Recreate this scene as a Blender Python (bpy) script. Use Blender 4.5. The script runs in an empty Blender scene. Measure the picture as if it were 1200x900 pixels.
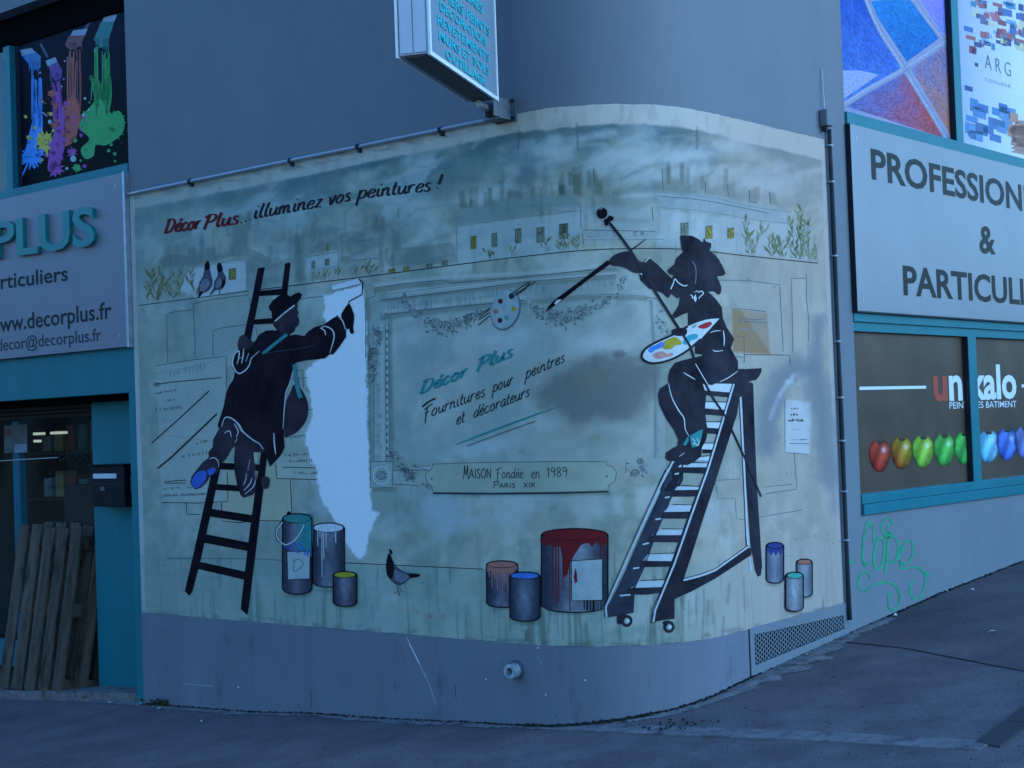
import bpy, bmesh, math, random
import numpy as np
from mathutils import Vector, Matrix
from mathutils.geometry import tessellate_polygon

random.seed(7)
rng = np.random.default_rng(7)
C = bpy.context.scene.collection
SC = bpy.context.scene

# ------------------------------------------------------------------ camera
FPX, CAMZ = 1840.0, 1.65
ROLL, PITCH = -0.03549, 0.02775
cr, sr, cp, sp = math.cos(ROLL), math.sin(ROLL), math.cos(PITCH), math.sin(PITCH)
VF = np.array([0, cp, sp]); U0 = np.array([0, -sp, cp]); R0 = np.array([1.0, 0, 0])
VR = cr * R0 + sr * U0; VU = -sr * R0 + cr * U0
cam = bpy.data.cameras.new('camera'); co = bpy.data.objects.new('camera', cam); C.objects.link(co)
co.matrix_world = Matrix(((VR[0], VU[0], -VF[0], 0), (VR[1], VU[1], -VF[1], 0), (VR[2], VU[2], -VF[2], CAMZ), (0, 0, 0, 1)))
cam.sensor_width = 36; cam.lens = FPX / 1200 * 36; cam.clip_start = 0.05; cam.clip_end = 500
SC.camera = co
CAMP = np.array([0, 0, CAMZ])

# ------------------------------------------------------------------ sky, sun, exposure
SUN_AZ, SUN_EL = math.radians(108), math.radians(14)     # azimuth from +Y towards +X
w = bpy.data.worlds.new("World"); SC.world = w; w.use_nodes = True
nt = w.node_tree
sky = nt.nodes.new('ShaderNodeTexSky'); sky.sky_type = 'NISHITA'; sky.sun_disc = False
sky.sun_elevation = SUN_EL; sky.sun_rotation = SUN_AZ; sky.ozone_density = 9.0; sky.air_density = 1.2; sky.dust_density = 0.3
tint = nt.nodes.new('ShaderNodeVectorMath'); tint.operation = 'MULTIPLY'; tint.inputs[1].default_value = (1.22, 1.10, .98)   # the camera's cool white balance
nt.links.new(sky.outputs[0], tint.inputs[0]); nt.links.new(tint.outputs[0], nt.nodes['Background'].inputs[0]); nt.nodes['Background'].inputs[1].default_value = 0.15
sl = bpy.data.lights.new('sun', 'SUN'); sl.energy = 0.66; sl.angle = math.radians(50); sl.color = (0.28, 0.62, 0.95)
so = bpy.data.objects.new('sun', sl); C.objects.link(so)
sd = Vector((math.sin(SUN_AZ) * math.cos(SUN_EL), math.cos(SUN_AZ) * math.cos(SUN_EL), math.sin(SUN_EL)))
so.rotation_euler = sd.to_track_quat('Z', 'Y').to_euler()
so.location = (6, 2, 12)
SC.view_settings.view_transform = 'Standard'; SC.view_settings.look = 'None'
SC.view_settings.exposure = 1.78; SC.view_settings.gamma = 1.0

# ------------------------------------------------------------------ building geometry in metres
PL = 0.86566                                     # direction of the left street wall
DL = np.array([-math.sin(PL), math.cos(PL)]); DR = np.array([DL[1], -DL[0]])
NL = -DR.copy(); NR = np.array([-DL[0], -DL[1]])
APEX = np.array([0.65478, 8.5]); RAD = 0.7495; CEN = APEX + (DL + DR) * RAD
HALF = RAD * math.pi / 4                          # half of the arc length
def wall_xy(S, off=0.0):
    """point on the building's outer face: S is metres along the wall, 0 at the middle of the round corner, negative to the left"""
    if S < -HALF:
        p = APEX + DL * (RAD + (-S - HALF)) + NL * off
    elif S > HALF:
        p = APEX + DR * (RAD + (S - HALF)) + NR * off
    else:
        a = S / RAD + math.pi / 4                 # 0 at the left tangent, pi/2 at the right one
        d = NL * math.cos(a) + NR * math.sin(a)
        p = CEN + d * (RAD + off)
    return p
def P3(S, z, off=0.0):
    p = wall_xy(S, off); return (p[0], p[1], z)
def ray(px, py):
    return VF + VR * ((px - 600) / FPX) + VU * ((450 - py) / FPX)
def W(px, py, off=0.0):
    """photo pixel -> (S, z) on the wall"""
    d = ray(px, py); h = d[:2]
    A = APEX + NL * off
    M = np.array([[h[0], -DL[0]], [h[1], -DL[1]]]); k, s = np.linalg.solve(M, A)
    if s >= RAD: return (-(s - RAD) - HALF, CAMZ + k * d[2])
    A = APEX + NR * off
    M = np.array([[h[0], -DR[0]], [h[1], -DR[1]]]); k, s = np.linalg.solve(M, A)
    if s >= RAD: return ((s - RAD) + HALF, CAMZ + k * d[2])
    r = RAD + off
    a = h @ h; b = -2 * h @ CEN; c = CEN @ CEN - r * r
    k = (-b - math.sqrt(max(0, b * b - 4 * a * c))) / (2 * a)
    p = h * k - CEN; ang = math.atan2(p @ NR, p @ NL)
    return ((ang - math.pi / 4) * RAD, CAMZ + k * d[2])
GX = [-6, -4.2, -3.1, -2.8, -1.8, -1.4, -.9, -.4, .1, .6, .9, 1.35, 2.1, 3.0, 4.0, 7]
GR = [.0, .0, .02, .016, -.009, .001, -.012, -.010, -.015, -.005, -.002, .015, .018, .013, -.027, -.03]
def gz(x, y):
    return 0.10622 * x + 0.03207 * y - 1.99067 + CAMZ + float(np.interp(x, GX, GR))
def G(px, py):
    """photo pixel -> point on the pavement"""
    d = ray(px, py); t = 6.0
    for _ in range(30):
        t = (gz(d[0] * t, d[1] * t) - CAMZ) / d[2]
    return (d[0] * t, d[1] * t)

# ------------------------------------------------------------------ materials
def lin(h):
    if isinstance(h, tuple): return h
    h = h.lstrip('#'); v = [int(h[i:i + 2], 16) / 255 for i in (0, 2, 4)]
    return tuple(c / 12.92 if c < .04045 else ((c + .055) / 1.055) ** 2.4 for c in v)
MATS = {}
def mat(name, col, rough=.85, var=.12, scale=6, bump=.0, bscale=60, metal=0, spec=.18, streak=0, attr=False, dirt=None, emit=None, col2=None):
    if name in MATS: return MATS[name]
    m = bpy.data.materials.new(name); m.use_nodes = True; N = m.node_tree.nodes; Lk = m.node_tree.links
    b = N['Principled BSDF']; b.inputs['Roughness'].default_value = rough; b.inputs['Metallic'].default_value = metal
    b.inputs['Specular IOR Level'].default_value = spec
    tc = N.new('ShaderNodeTexCoord'); mp = N.new('ShaderNodeMapping'); Lk.new(tc.outputs['Object'], mp.inputs[0])
    if streak: mp.inputs['Scale'].default_value = (1, 1, 1 / streak)
    n = N.new('ShaderNodeTexNoise'); n.inputs['Scale'].default_value = scale; n.inputs['Detail'].default_value = 8; n.inputs['Roughness'].default_value = .65
    Lk.new(mp.outputs[0], n.inputs['Vector'])
    r = N.new('ShaderNodeMapRange'); r.inputs[1].default_value = .3; r.inputs[2].default_value = .7; Lk.new(n.outputs[0], r.inputs[0])
    if attr:
        a = N.new('ShaderNodeVertexColor'); a.layer_name = 'Col'
        r.inputs[3].default_value = 1 - var; r.inputs[4].default_value = 1 + var
        mx = N.new('ShaderNodeVectorMath'); mx.operation = 'SCALE'; Lk.new(a.outputs[0], mx.inputs[0]); Lk.new(r.outputs[0], mx.inputs['Scale'])
        out = mx.outputs[0]
    else:
        c = lin(col); mx = N.new('ShaderNodeMix'); mx.data_type = 'RGBA'; Lk.new(r.outputs[0], mx.inputs[0])
        c2 = lin(col2) if col2 else tuple(min(1, x * (1 + var)) for x in c)
        c1 = c if col2 else tuple(x * (1 - var) for x in c)
        mx.inputs[6].default_value = (*c1, 1); mx.inputs[7].default_value = (*c2, 1)
        out = mx.outputs[2]
    if dirt:                                       # (colour, scale, threshold)
        n2 = N.new('ShaderNodeTexNoise'); n2.inputs['Scale'].default_value = dirt[1]; n2.inputs['Detail'].default_value = 10; n2.inputs['Roughness'].default_value = .7
        mp2 = N.new('ShaderNodeMapping'); mp2.inputs['Scale'].default_value = (1, 1, .35 if streak else 1); mp2.inputs['Location'].default_value = (3, 7, 1)
        Lk.new(tc.outputs['Object'], mp2.inputs[0]); Lk.new(mp2.outputs[0], n2.inputs['Vector'])
        r2 = N.new('ShaderNodeMapRange'); r2.inputs[1].default_value = dirt[2]; r2.inputs[2].default_value = dirt[2] + .15; r2.inputs[4].default_value = dirt[3] if len(dirt) > 3 else .7
        Lk.new(n2.outputs[0], r2.inputs[0])
        m2 = N.new('ShaderNodeMix'); m2.data_type = 'RGBA'; Lk.new(r2.outputs[0], m2.inputs[0]); Lk.new(out, m2.inputs[6]); m2.inputs[7].default_value = (*lin(dirt[0]), 1)
        out = m2.outputs[2]
    Lk.new(out, b.inputs['Base Color'])
    if bump:
        n3 = N.new('ShaderNodeTexNoise'); n3.inputs['Scale'].default_value = bscale; n3.inputs['Detail'].default_value = 6
        Lk.new(tc.outputs['Object'], n3.inputs['Vector'])
        bp = N.new('ShaderNodeBump'); bp.inputs['Strength'].default_value = 1; bp.inputs['Distance'].default_value = bump
        Lk.new(n3.outputs[0], bp.inputs['Height']); Lk.new(bp.outputs[0], b.inputs['Normal'])
    if emit:
        b.inputs['Emission Color'].default_value = (*emit[0], 1); b.inputs['Emission Strength'].default_value = emit[1]
    MATS[name] = m; return m

def glass_mat(name, rough=.03, tint=(.9, .95, 1)):
    m = bpy.data.materials.new(name); m.use_nodes = True; N = m.node_tree.nodes; Lk = m.node_tree.links
    N.remove(N['Principled BSDF']); g = N.new('ShaderNodeBsdfGlossy'); g.inputs['Roughness'].default_value = rough
    t = N.new('ShaderNodeBsdfTransparent'); t.inputs[0].default_value = (*tint, 1)
    f = N.new('ShaderNodeFresnel'); f.inputs[0].default_value = 1.5; mx = N.new('ShaderNodeMixShader')
    nn = N.new('ShaderNodeTexNoise'); nn.inputs['Scale'].default_value = 1.3; bp = N.new('ShaderNodeBump'); bp.inputs['Distance'].default_value = .004
    Lk.new(nn.outputs[0], bp.inputs['Height']); Lk.new(bp.outputs[0], g.inputs['Normal'])
    ge = N.new('ShaderNodeNewGeometry'); mu_ = N.new('ShaderNodeMath'); mu_.operation = 'MULTIPLY_ADD'; mu_.inputs[1].default_value = -1; mu_.inputs[2].default_value = 1
    m3 = N.new('ShaderNodeMath'); m3.operation = 'MULTIPLY'; Lk.new(ge.outputs['Backfacing'], mu_.inputs[0]); Lk.new(f.outputs[0], m3.inputs[0]); Lk.new(mu_.outputs[0], m3.inputs[1])   # reflect once, at the outer face only
    Lk.new(m3.outputs[0], mx.inputs[0]); Lk.new(t.outputs[0], mx.inputs[1]); Lk.new(g.outputs[0], mx.inputs[2])
    Lk.new(mx.outputs[0], N['Material Output'].inputs[0]); return m

M_WALL = mat('rendered_wall_paint', (.195, .208, .236), .85, .05, 2.5, .0012, 200, spec=.15, dirt=('#46525e', 1.6, .60, .22), streak=2)
M_PLINTH = mat('plinth_paint', (.185, .188, .225), .85, .10, 3, .001, 160, spec=.15, dirt=('#34383c', 6, .58, .45), streak=4)
M_SIDE = mat('side_wall_paint', (.195, .214, .238), .85, .06, 2.5, .0008, 200, spec=.15, dirt=('#3a444c', 3, .60, .25), streak=3)
M_TEAL = mat('teal_frame_paint', (.014, .17, .205), .4, .1, 4, 0, dirt=('#10242c', 7, .64, .35), streak=3)
M_SHEET = mat('aluminium_panel', (.225, .21, .25), .38, .08, 2.5, .0, spec=.4)
M_SHEET2 = mat('satin_sign_panel', (.235, .235, .262), .3, .08, 1.2, spec=.5)
M_DARKMETAL = mat('dark_anodised_metal', (.018, .02, .03), .5, .1, 10, spec=.2)
M_METAL = mat('galvanised_metal', (.42, .45, .5), .4, .2, 14, metal=.6)
M_PIPE = mat('painted_conduit', (.34, .36, .42), .32, .15, 9, metal=.3, spec=.6)
M_BLACKPIPE = mat('dark_painted_conduit', (.03, .035, .045), .6, .3, 9)
M_BLACK = mat('unlit_void', (.004, .004, .005), .95, .1, spec=.02)
M_FILM = mat('charcoal_window_film', (.095, .062, .040), .35, .25, 2.2, spec=.2)
M_ASPHALT = mat('asphalt', (.185, .142, .15), .92, .28, 2.2, .010, 190, dirt=('#2a2428', 75, .50, .55), spec=.15)
M_ASPHALT2 = mat('older_asphalt', (.15, .118, .122), .92, .3, 1.4, .010, 180, dirt=('#241f22', 70, .50, .55), spec=.15)
M_CEMENT = mat('cement_skirting', (.21, .18, .18), .9, .3, 9, .004, 90, dirt=('#38302f', 12, .50, .8), spec=.15)
M_KERB = mat('granite_kerb', (.21, .175, .18), .85, .25, 12, .003, 90, dirt=('#443c42', 6, .5, .8), spec=.15)
M_STONE = mat('worn_paving_stone', (.06, .055, .058), .85, .2, 12, .003, 90)
M_WOOD = mat('weathered_pallet_wood', (.12, .084, .062), .9, .6, 9, .002, 60, streak=14, dirt=('#0c0806', 7, .5, .7))
M_DIRT = mat('black_dirt', (.02, .018, .016), .95, .5, 30, .004, 90)
M_MOSS = mat('brown_moss', (.05, .045, .02), .95, .5, 30, .004, 90)
M_PAPER = mat('scrap_paper', (.8, .8, .78), .7, .1)
M_GLASS = glass_mat('window_glass')
M_ATTR = mat('mural_paint', None, .9, .06, 90, .0006, 250, attr=True, spec=.12)
M_PRINT = mat('printed_film', None, .6, .05, 20, attr=True, spec=.06)

# ------------------------------------------------------------------ object helpers
def tag(o, label=None, cat=None, group=None, kind=None):
    if label: o['label'] = label
    if cat: o['category'] = cat
    if group: o['group'] = group
    if kind: o['kind'] = kind
    return o
def empty(name, loc, label, cat, group=None):
    o = bpy.data.objects.new(name, None); C.objects.link(o); o.location = loc; o.empty_display_size = .1
    return tag(o, label, cat, group)
class MB:
    def __init__(s): s.v = []; s.f = []; s.m = []; s.mats = []; s.c = []
    def mi(s, m):
        if m not in s.mats: s.mats.append(m)
        return s.mats.index(m)
    def add(s, vs, fs, m, cols=None):
        b = len(s.v); i = s.mi(m); s.v += [tuple(v) for v in vs]; s.f += [tuple(b + k for k in f) for f in fs]; s.m += [i] * len(fs)
        s.c += list(cols) if cols is not None else [(1, 1, 1)] * len(vs)
    def hexa(s, p, m):                               # eight corners: bottom 4, top 4
        s.add(p, [(0, 3, 2, 1), (4, 5, 6, 7), (0, 1, 5, 4), (1, 2, 6, 5), (2, 3, 7, 6), (3, 0, 4, 7)], m)
    def slab(s, S0, S1, z0, z1, o0, o1, m, z0b=None, z1b=None):   # box following the wall (z0b, z1b at the S1 end)
        z0b = z0 if z0b is None else z0b; z1b = z1 if z1b is None else z1b
        cuts = [S0] + [q for q in ARC if S0 < q < S1] + [S1]; n = len(cuts); vs = []
        for q in cuts:
            t = (q - S0) / (S1 - S0); a = z0 + (z0b - z0) * t; b = z1 + (z1b - z1) * t
            vs += [P3(q, a, o0), P3(q, a, o1), P3(q, b, o1), P3(q, b, o0)]
        fs = [(0, 1, 2, 3), tuple((n - 1) * 4 + k for k in (3, 2, 1, 0))]
        for i in range(n - 1):
            for k in range(4):
                fs.append((i * 4 + k, i * 4 + 4 + k, i * 4 + 4 + (k + 1) % 4, i * 4 + (k + 1) % 4))
        s.add(vs, fs, m)
    def tube(s, pts, r, m, n=10, cap=True):
        pts = [Vector(p) for p in pts]; vs = []; fs = []
        for i, p in enumerate(pts):
            d = (pts[min(i + 1, len(pts) - 1)] - pts[max(i - 1, 0)]).normalized()
            a = d.orthogonal().normalized() if abs(d.z) < .9 else Vector((1, 0, 0)); b = d.cross(a).normalized(); a = b.cross(d)
            for k in range(n):
                t = 2 * math.pi * k / n; vs.append(p + (a * math.cos(t) + b * math.sin(t)) * r)
        for i in range(len(pts) - 1):
            for k in range(n):
                fs.append((i * n + k, i * n + (k + 1) % n, i * n + n + (k + 1) % n, i * n + n + k))
        if cap: fs += [tuple(range(n))[::-1], tuple((len(pts) - 1) * n + k for k in range(n))]
        s.add(vs, fs, m)
    def build(s, name, parent=None, bevel=0, smooth=False, fixn=True):
        me = bpy.data.meshes.new(name); v = np.array(s.v, float)
        base = np.array(parent_world(parent)) if parent else np.array([(v[:, 0].min() + v[:, 0].max()) / 2, (v[:, 1].min() + v[:, 1].max()) / 2, v[:, 2].min()])
        me.from_pydata([tuple(q) for q in v - base], [], s.f)
        for m in s.mats: me.materials.append(m)
        me.polygons.foreach_set('material_index', s.m)
        if any(m in (M_ATTR, M_PRINT) for m in s.mats):
            ca = me.color_attributes.new('Col', 'FLOAT_COLOR', 'POINT')
            c = np.ones((len(s.v), 4), np.float32); c[:, :3] = np.array(s.c); ca.data.foreach_set('color', c.ravel())
        me.update()
        if fixn:
            bm = bmesh.new(); bm.from_mesh(me)
            if bevel: bmesh.ops.remove_doubles(bm, verts=bm.verts, dist=1e-5)
            bmesh.ops.recalc_face_normals(bm, faces=bm.faces); bm.to_mesh(me); bm.free()
        o = bpy.data.objects.new(name, me); C.objects.link(o)
        if parent: o.parent = parent
        else: o.location = base
        if bevel:
            md = o.modifiers.new('bevel', 'BEVEL'); md.width = bevel; md.segments = 2; md.limit_method = 'ANGLE'
        if smooth: me.polygons.foreach_set('use_smooth', [True] * len(me.polygons))
        return o
def parent_world(p):
    l = Vector(p.location)
    while p.parent: p = p.parent; l = l + p.location
    return l
ARC = [(-HALF + i * 2 * HALF / 36) for i in range(37)]

# ---- flat paint and print that follows the wall
def catmull(pts, closed=False, n=5):
    P = [np.array(p, float) for p in pts]; out = []; L = len(P)
    for i in range(L if closed else L - 1):
        if closed: a, b, c, d = P[i - 1], P[i], P[(i + 1) % L], P[(i + 2) % L]
        else: a, b, c, d = P[max(i - 1, 0)], P[i], P[i + 1], P[min(i + 2, L - 1)]
        for k in range(n):
            t = k / n; out.append(.5 * ((2 * b) + (c - a) * t + (2 * a - 5 * b + 4 * c - d) * t * t + (3 * b - a - 3 * c + d) * t ** 3))
    if not closed: out.append(P[-1])
    return [tuple(p) for p in out]
def densify(pts, step=9, closed=True):
    out = []; n = len(pts)
    for i in range(n if closed else n - 1):
        a, b = pts[i], pts[(i + 1) % n]; k = max(1, int(math.hypot(b[0] - a[0], b[1] - a[1]) / step))
        out += [(a[0] + (b[0] - a[0]) * j / k, a[1] + (b[1] - a[1]) * j / k) for j in range(k)]
    if not closed: out.append(pts[-1])
    return out
LV = .00045
DRAWN = {'notice_outlines', 'rooftop_line_drawing', 'painted_leaves', 'stone_frame_drawing', 'painted_garland', 'painted_white_outlines', 'ledge_line', 'scratches', 'marks'}
class Paint:
    """flat paint shapes in developed wall coordinates (S, z); level = order of the coats"""
    def __init__(s, base=.0025, off=0.0): s.it = []; s.base = base; s.off = off
    def sz(s, p): return W(p[0], p[1], s.off)
    def tri(s, pts, tris, m, lv, cols=None): s.it.append((pts, tris, m, lv, cols))
    def poly(s, pts, m, lv=1, smooth=False, holes=()):
        if smooth: pts = catmull(pts, True)
        else: pts = densify(pts)
        loops = [pts] + [densify(h) for h in holes]
        sz = [[s.sz(p) for p in l] for l in loops]
        tr = tessellate_polygon([[Vector((a, b, 0)) for a, b in l] for l in sz])
        s.tri([q for l in sz for q in l], tr, m, lv); return s
    def stroke(s, pts, wd, m, lv=2, smooth=True, w1=None, taper=False, closed=False, callig=False):
        if smooth and len(pts) > 2: pts = catmull(pts, closed, 5)
        if closed and smooth: pts = pts + [pts[0]]
        pts = densify(pts, 12, False); n = len(pts); L = []; 
        for i, p in enumerate(pts):
            a, b = pts[max(i - 1, 0)], pts[min(i + 1, n - 1)]; dx, dy = b[0] - a[0], b[1] - a[1]; l = math.hypot(dx, dy) or 1
            t = i / (n - 1); ww = wd + ((w1 if w1 is not None else wd) - wd) * t
            if taper: ww *= .35 + .65 * math.sin(math.pi * min(1, max(0, t * .92 + .06)))
            if callig: ww *= .45 + .75 * abs(dy / l)
            L.append((p[0] - dy / l * ww / 2, p[1] + dx / l * ww / 2)); L.append((p[0] + dy / l * ww / 2, p[1] - dx / l * ww / 2))
        sz = [s.sz(p) for p in L]
        s.tri(sz, [(2 * i, 2 * i + 1, 2 * i + 3, 2 * i + 2) for i in range(n - 1)], m, lv); return s
    def ell(s, cx, cy, rx, ry, m, lv=2, ang=0, n=22):
        c, q = math.cos(ang), math.sin(ang)
        pts = [(cx + rx * math.cos(t) * c - ry * math.sin(t) * q, cy + rx * math.cos(t) * q + ry * math.sin(t) * c) for t in [2 * math.pi * k / n for k in range(n)]]
        sz = [s.sz(p) for p in pts]; s.tri(sz, [tuple(range(n))], m, lv); return s
    def ring(s, cx, cy, r, wd, m, lv=2, n=18, ry=None):
        ry = ry or r; return s.stroke([(cx + r * math.cos(2 * math.pi * k / n), cy + ry * math.sin(2 * math.pi * k / n)) for k in range(n)], wd, m, lv, closed=True)
    def grid(s, fn, cfn, nu, nv, m, lv=1):
        """fn(u,v)->pixel, cfn(u,v)->linear colour"""
        sz = []; cols = []
        for j in range(nv + 1):
            for i in range(nu + 1):
                u, v = i / nu, j / nv; sz.append(s.sz(fn(u, v))); cols.append(cfn(u, v))
        fs = [(j * (nu + 1) + i, j * (nu + 1) + i + 1, (j + 1) * (nu + 1) + i + 1, (j + 1) * (nu + 1) + i) for j in range(nv) for i in range(nu)]
        s.tri(sz, fs, m, lv, cols); return s
    def build(s, name, parent=None, label=None, kind=None):
        bm = bmesh.new(); mats = []; cl = bm.verts.layers.float_color.new('Col'); fl = bm.faces.layers.int.new('lv'); lvl = bm.verts.layers.int.new('lv')
        for pts, tris, m, lv, cols in s.it:
            if m not in mats: mats.append(m)
            mi = mats.index(m); vs = []
            for i, (a, b) in enumerate(pts):
                v = bm.verts.new((a, b, 0)); v[lvl] = lv; v[cl] = (*(cols[i] if cols else (1, 1, 1)), 1); vs.append(v)
            for t in tris:
                if len(set(t)) < 3: continue
                try: f = bm.faces.new([vs[k] for k in t]); f.material_index = mi; f[fl] = lv
                except ValueError: pass
        Ss = [v.co.x for v in bm.verts]; a, b = min(Ss), max(Ss)
        if s.off < .05:
            for q in ARC:
                if a < q < b:
                    r = bmesh.ops.bisect_plane(bm, geom=bm.verts[:] + bm.edges[:] + bm.faces[:], plane_co=(q, 0, 0), plane_no=(1, 0, 0), dist=1e-6)
        out = {}
        for v in bm.verts:
            lv = v.link_faces[0][fl] if v.link_faces else 1
            v.co = P3(v.co.x, v.co.y, s.off + s.base + lv * LV)
        bm.verts.index_update(); me = bpy.data.meshes.new(name)
        bl = Vector(parent_world(parent)) if parent else None
        if bl is None:
            xs = [v.co for v in bm.verts]; bl = Vector((sum(c.x for c in xs) / len(xs), sum(c.y for c in xs) / len(xs), min(c.z for c in xs)))
        for v in bm.verts: v.co -= bl
        # face the street
        for f in bm.faces:
            f.normal_update(); cc = f.calc_center_median() + bl; to = Vector((0, 0, CAMZ)) - cc
            if f.normal.dot(to) < 0: f.normal_flip()
        bm.to_mesh(me); bm.free()
        for m in mats: me.materials.append(m)
        o = bpy.data.objects.new(name, me); C.objects.link(o)
        if parent: o.parent = parent
        else: o.location = bl
        if label: o['label'] = label
        if kind or name in DRAWN: o['kind'] = 'stuff'
        return o

# ---- lettering from Blender's own font, laid into plane (S, z)
def text_mesh(s, shear=0, bold=0, extrude=0, space=1.0):
    cu = bpy.data.curves.new('lettering', 'FONT'); cu.body = s; cu.size = 1; cu.shear = shear; cu.offset = bold; cu.extrude = extrude; cu.space_character = space; cu.resolution_u = 3
    o = bpy.data.objects.new('lettering', cu); C.objects.link(o)
    dg = bpy.context.evaluated_depsgraph_get(); me = bpy.data.meshes.new_from_object(o.evaluated_get(dg))
    v = [tuple(x.co) for x in me.vertices]; f = [tuple(p.vertices) for p in me.polygons]
    bpy.data.objects.remove(o); bpy.data.curves.remove(cu); bpy.data.meshes.remove(me)
    return v, f
def text_ext(s, **k):
    v, _ = text_mesh(s, **k); return min(p[0] for p in v), max(p[0] for p in v)
def text_fit(s, i, j, pl, pr, caph, off, **k):
    """letters of s; letters i..j span pixel pl..pr on the baseline; caph = cap height in pixels at pl. -> verts (S,z,depth), faces"""
    kk = {a: b for a, b in k.items() if a != 'extrude'}
    v, f = text_mesh(s, **k)
    x1 = text_ext(s[:j], **kk)[1]
    if i: g0, g1 = text_ext(s[i], **kk); x0 = text_ext(s[:i + 1], **kk)[1] - (g1 - g0)
    else: x0 = text_ext(s[0], **kk)[0]
    h0, h1 = [f2([p[1] for p in text_mesh('H', **kk)[0]]) for f2 in (min, max)]
    a = W(*pl, off); b = W(*pr, off); c = W(pl[0] + (0 if len(pl) < 3 else 0), pl[1] - caph, off)
    sx = (b[0] - a[0]) / (x1 - x0); sl = (b[1] - a[1]) / (x1 - x0); sy = (c[1] - a[1]) / (h1 - h0)
    return [(a[0] + (p[0] - x0) * sx, a[1] + (p[0] - x0) * sl + (p[1] - h0) * sy, p[2]) for p in v], f
def text_on(paint, s, i, j, pl, pr, caph, m, lv=2, **k):
    v, f = text_fit(s, i, j, pl, pr, caph, paint.off, **k); paint.tri([(p[0], p[1]) for p in v], f, m, lv)

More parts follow.
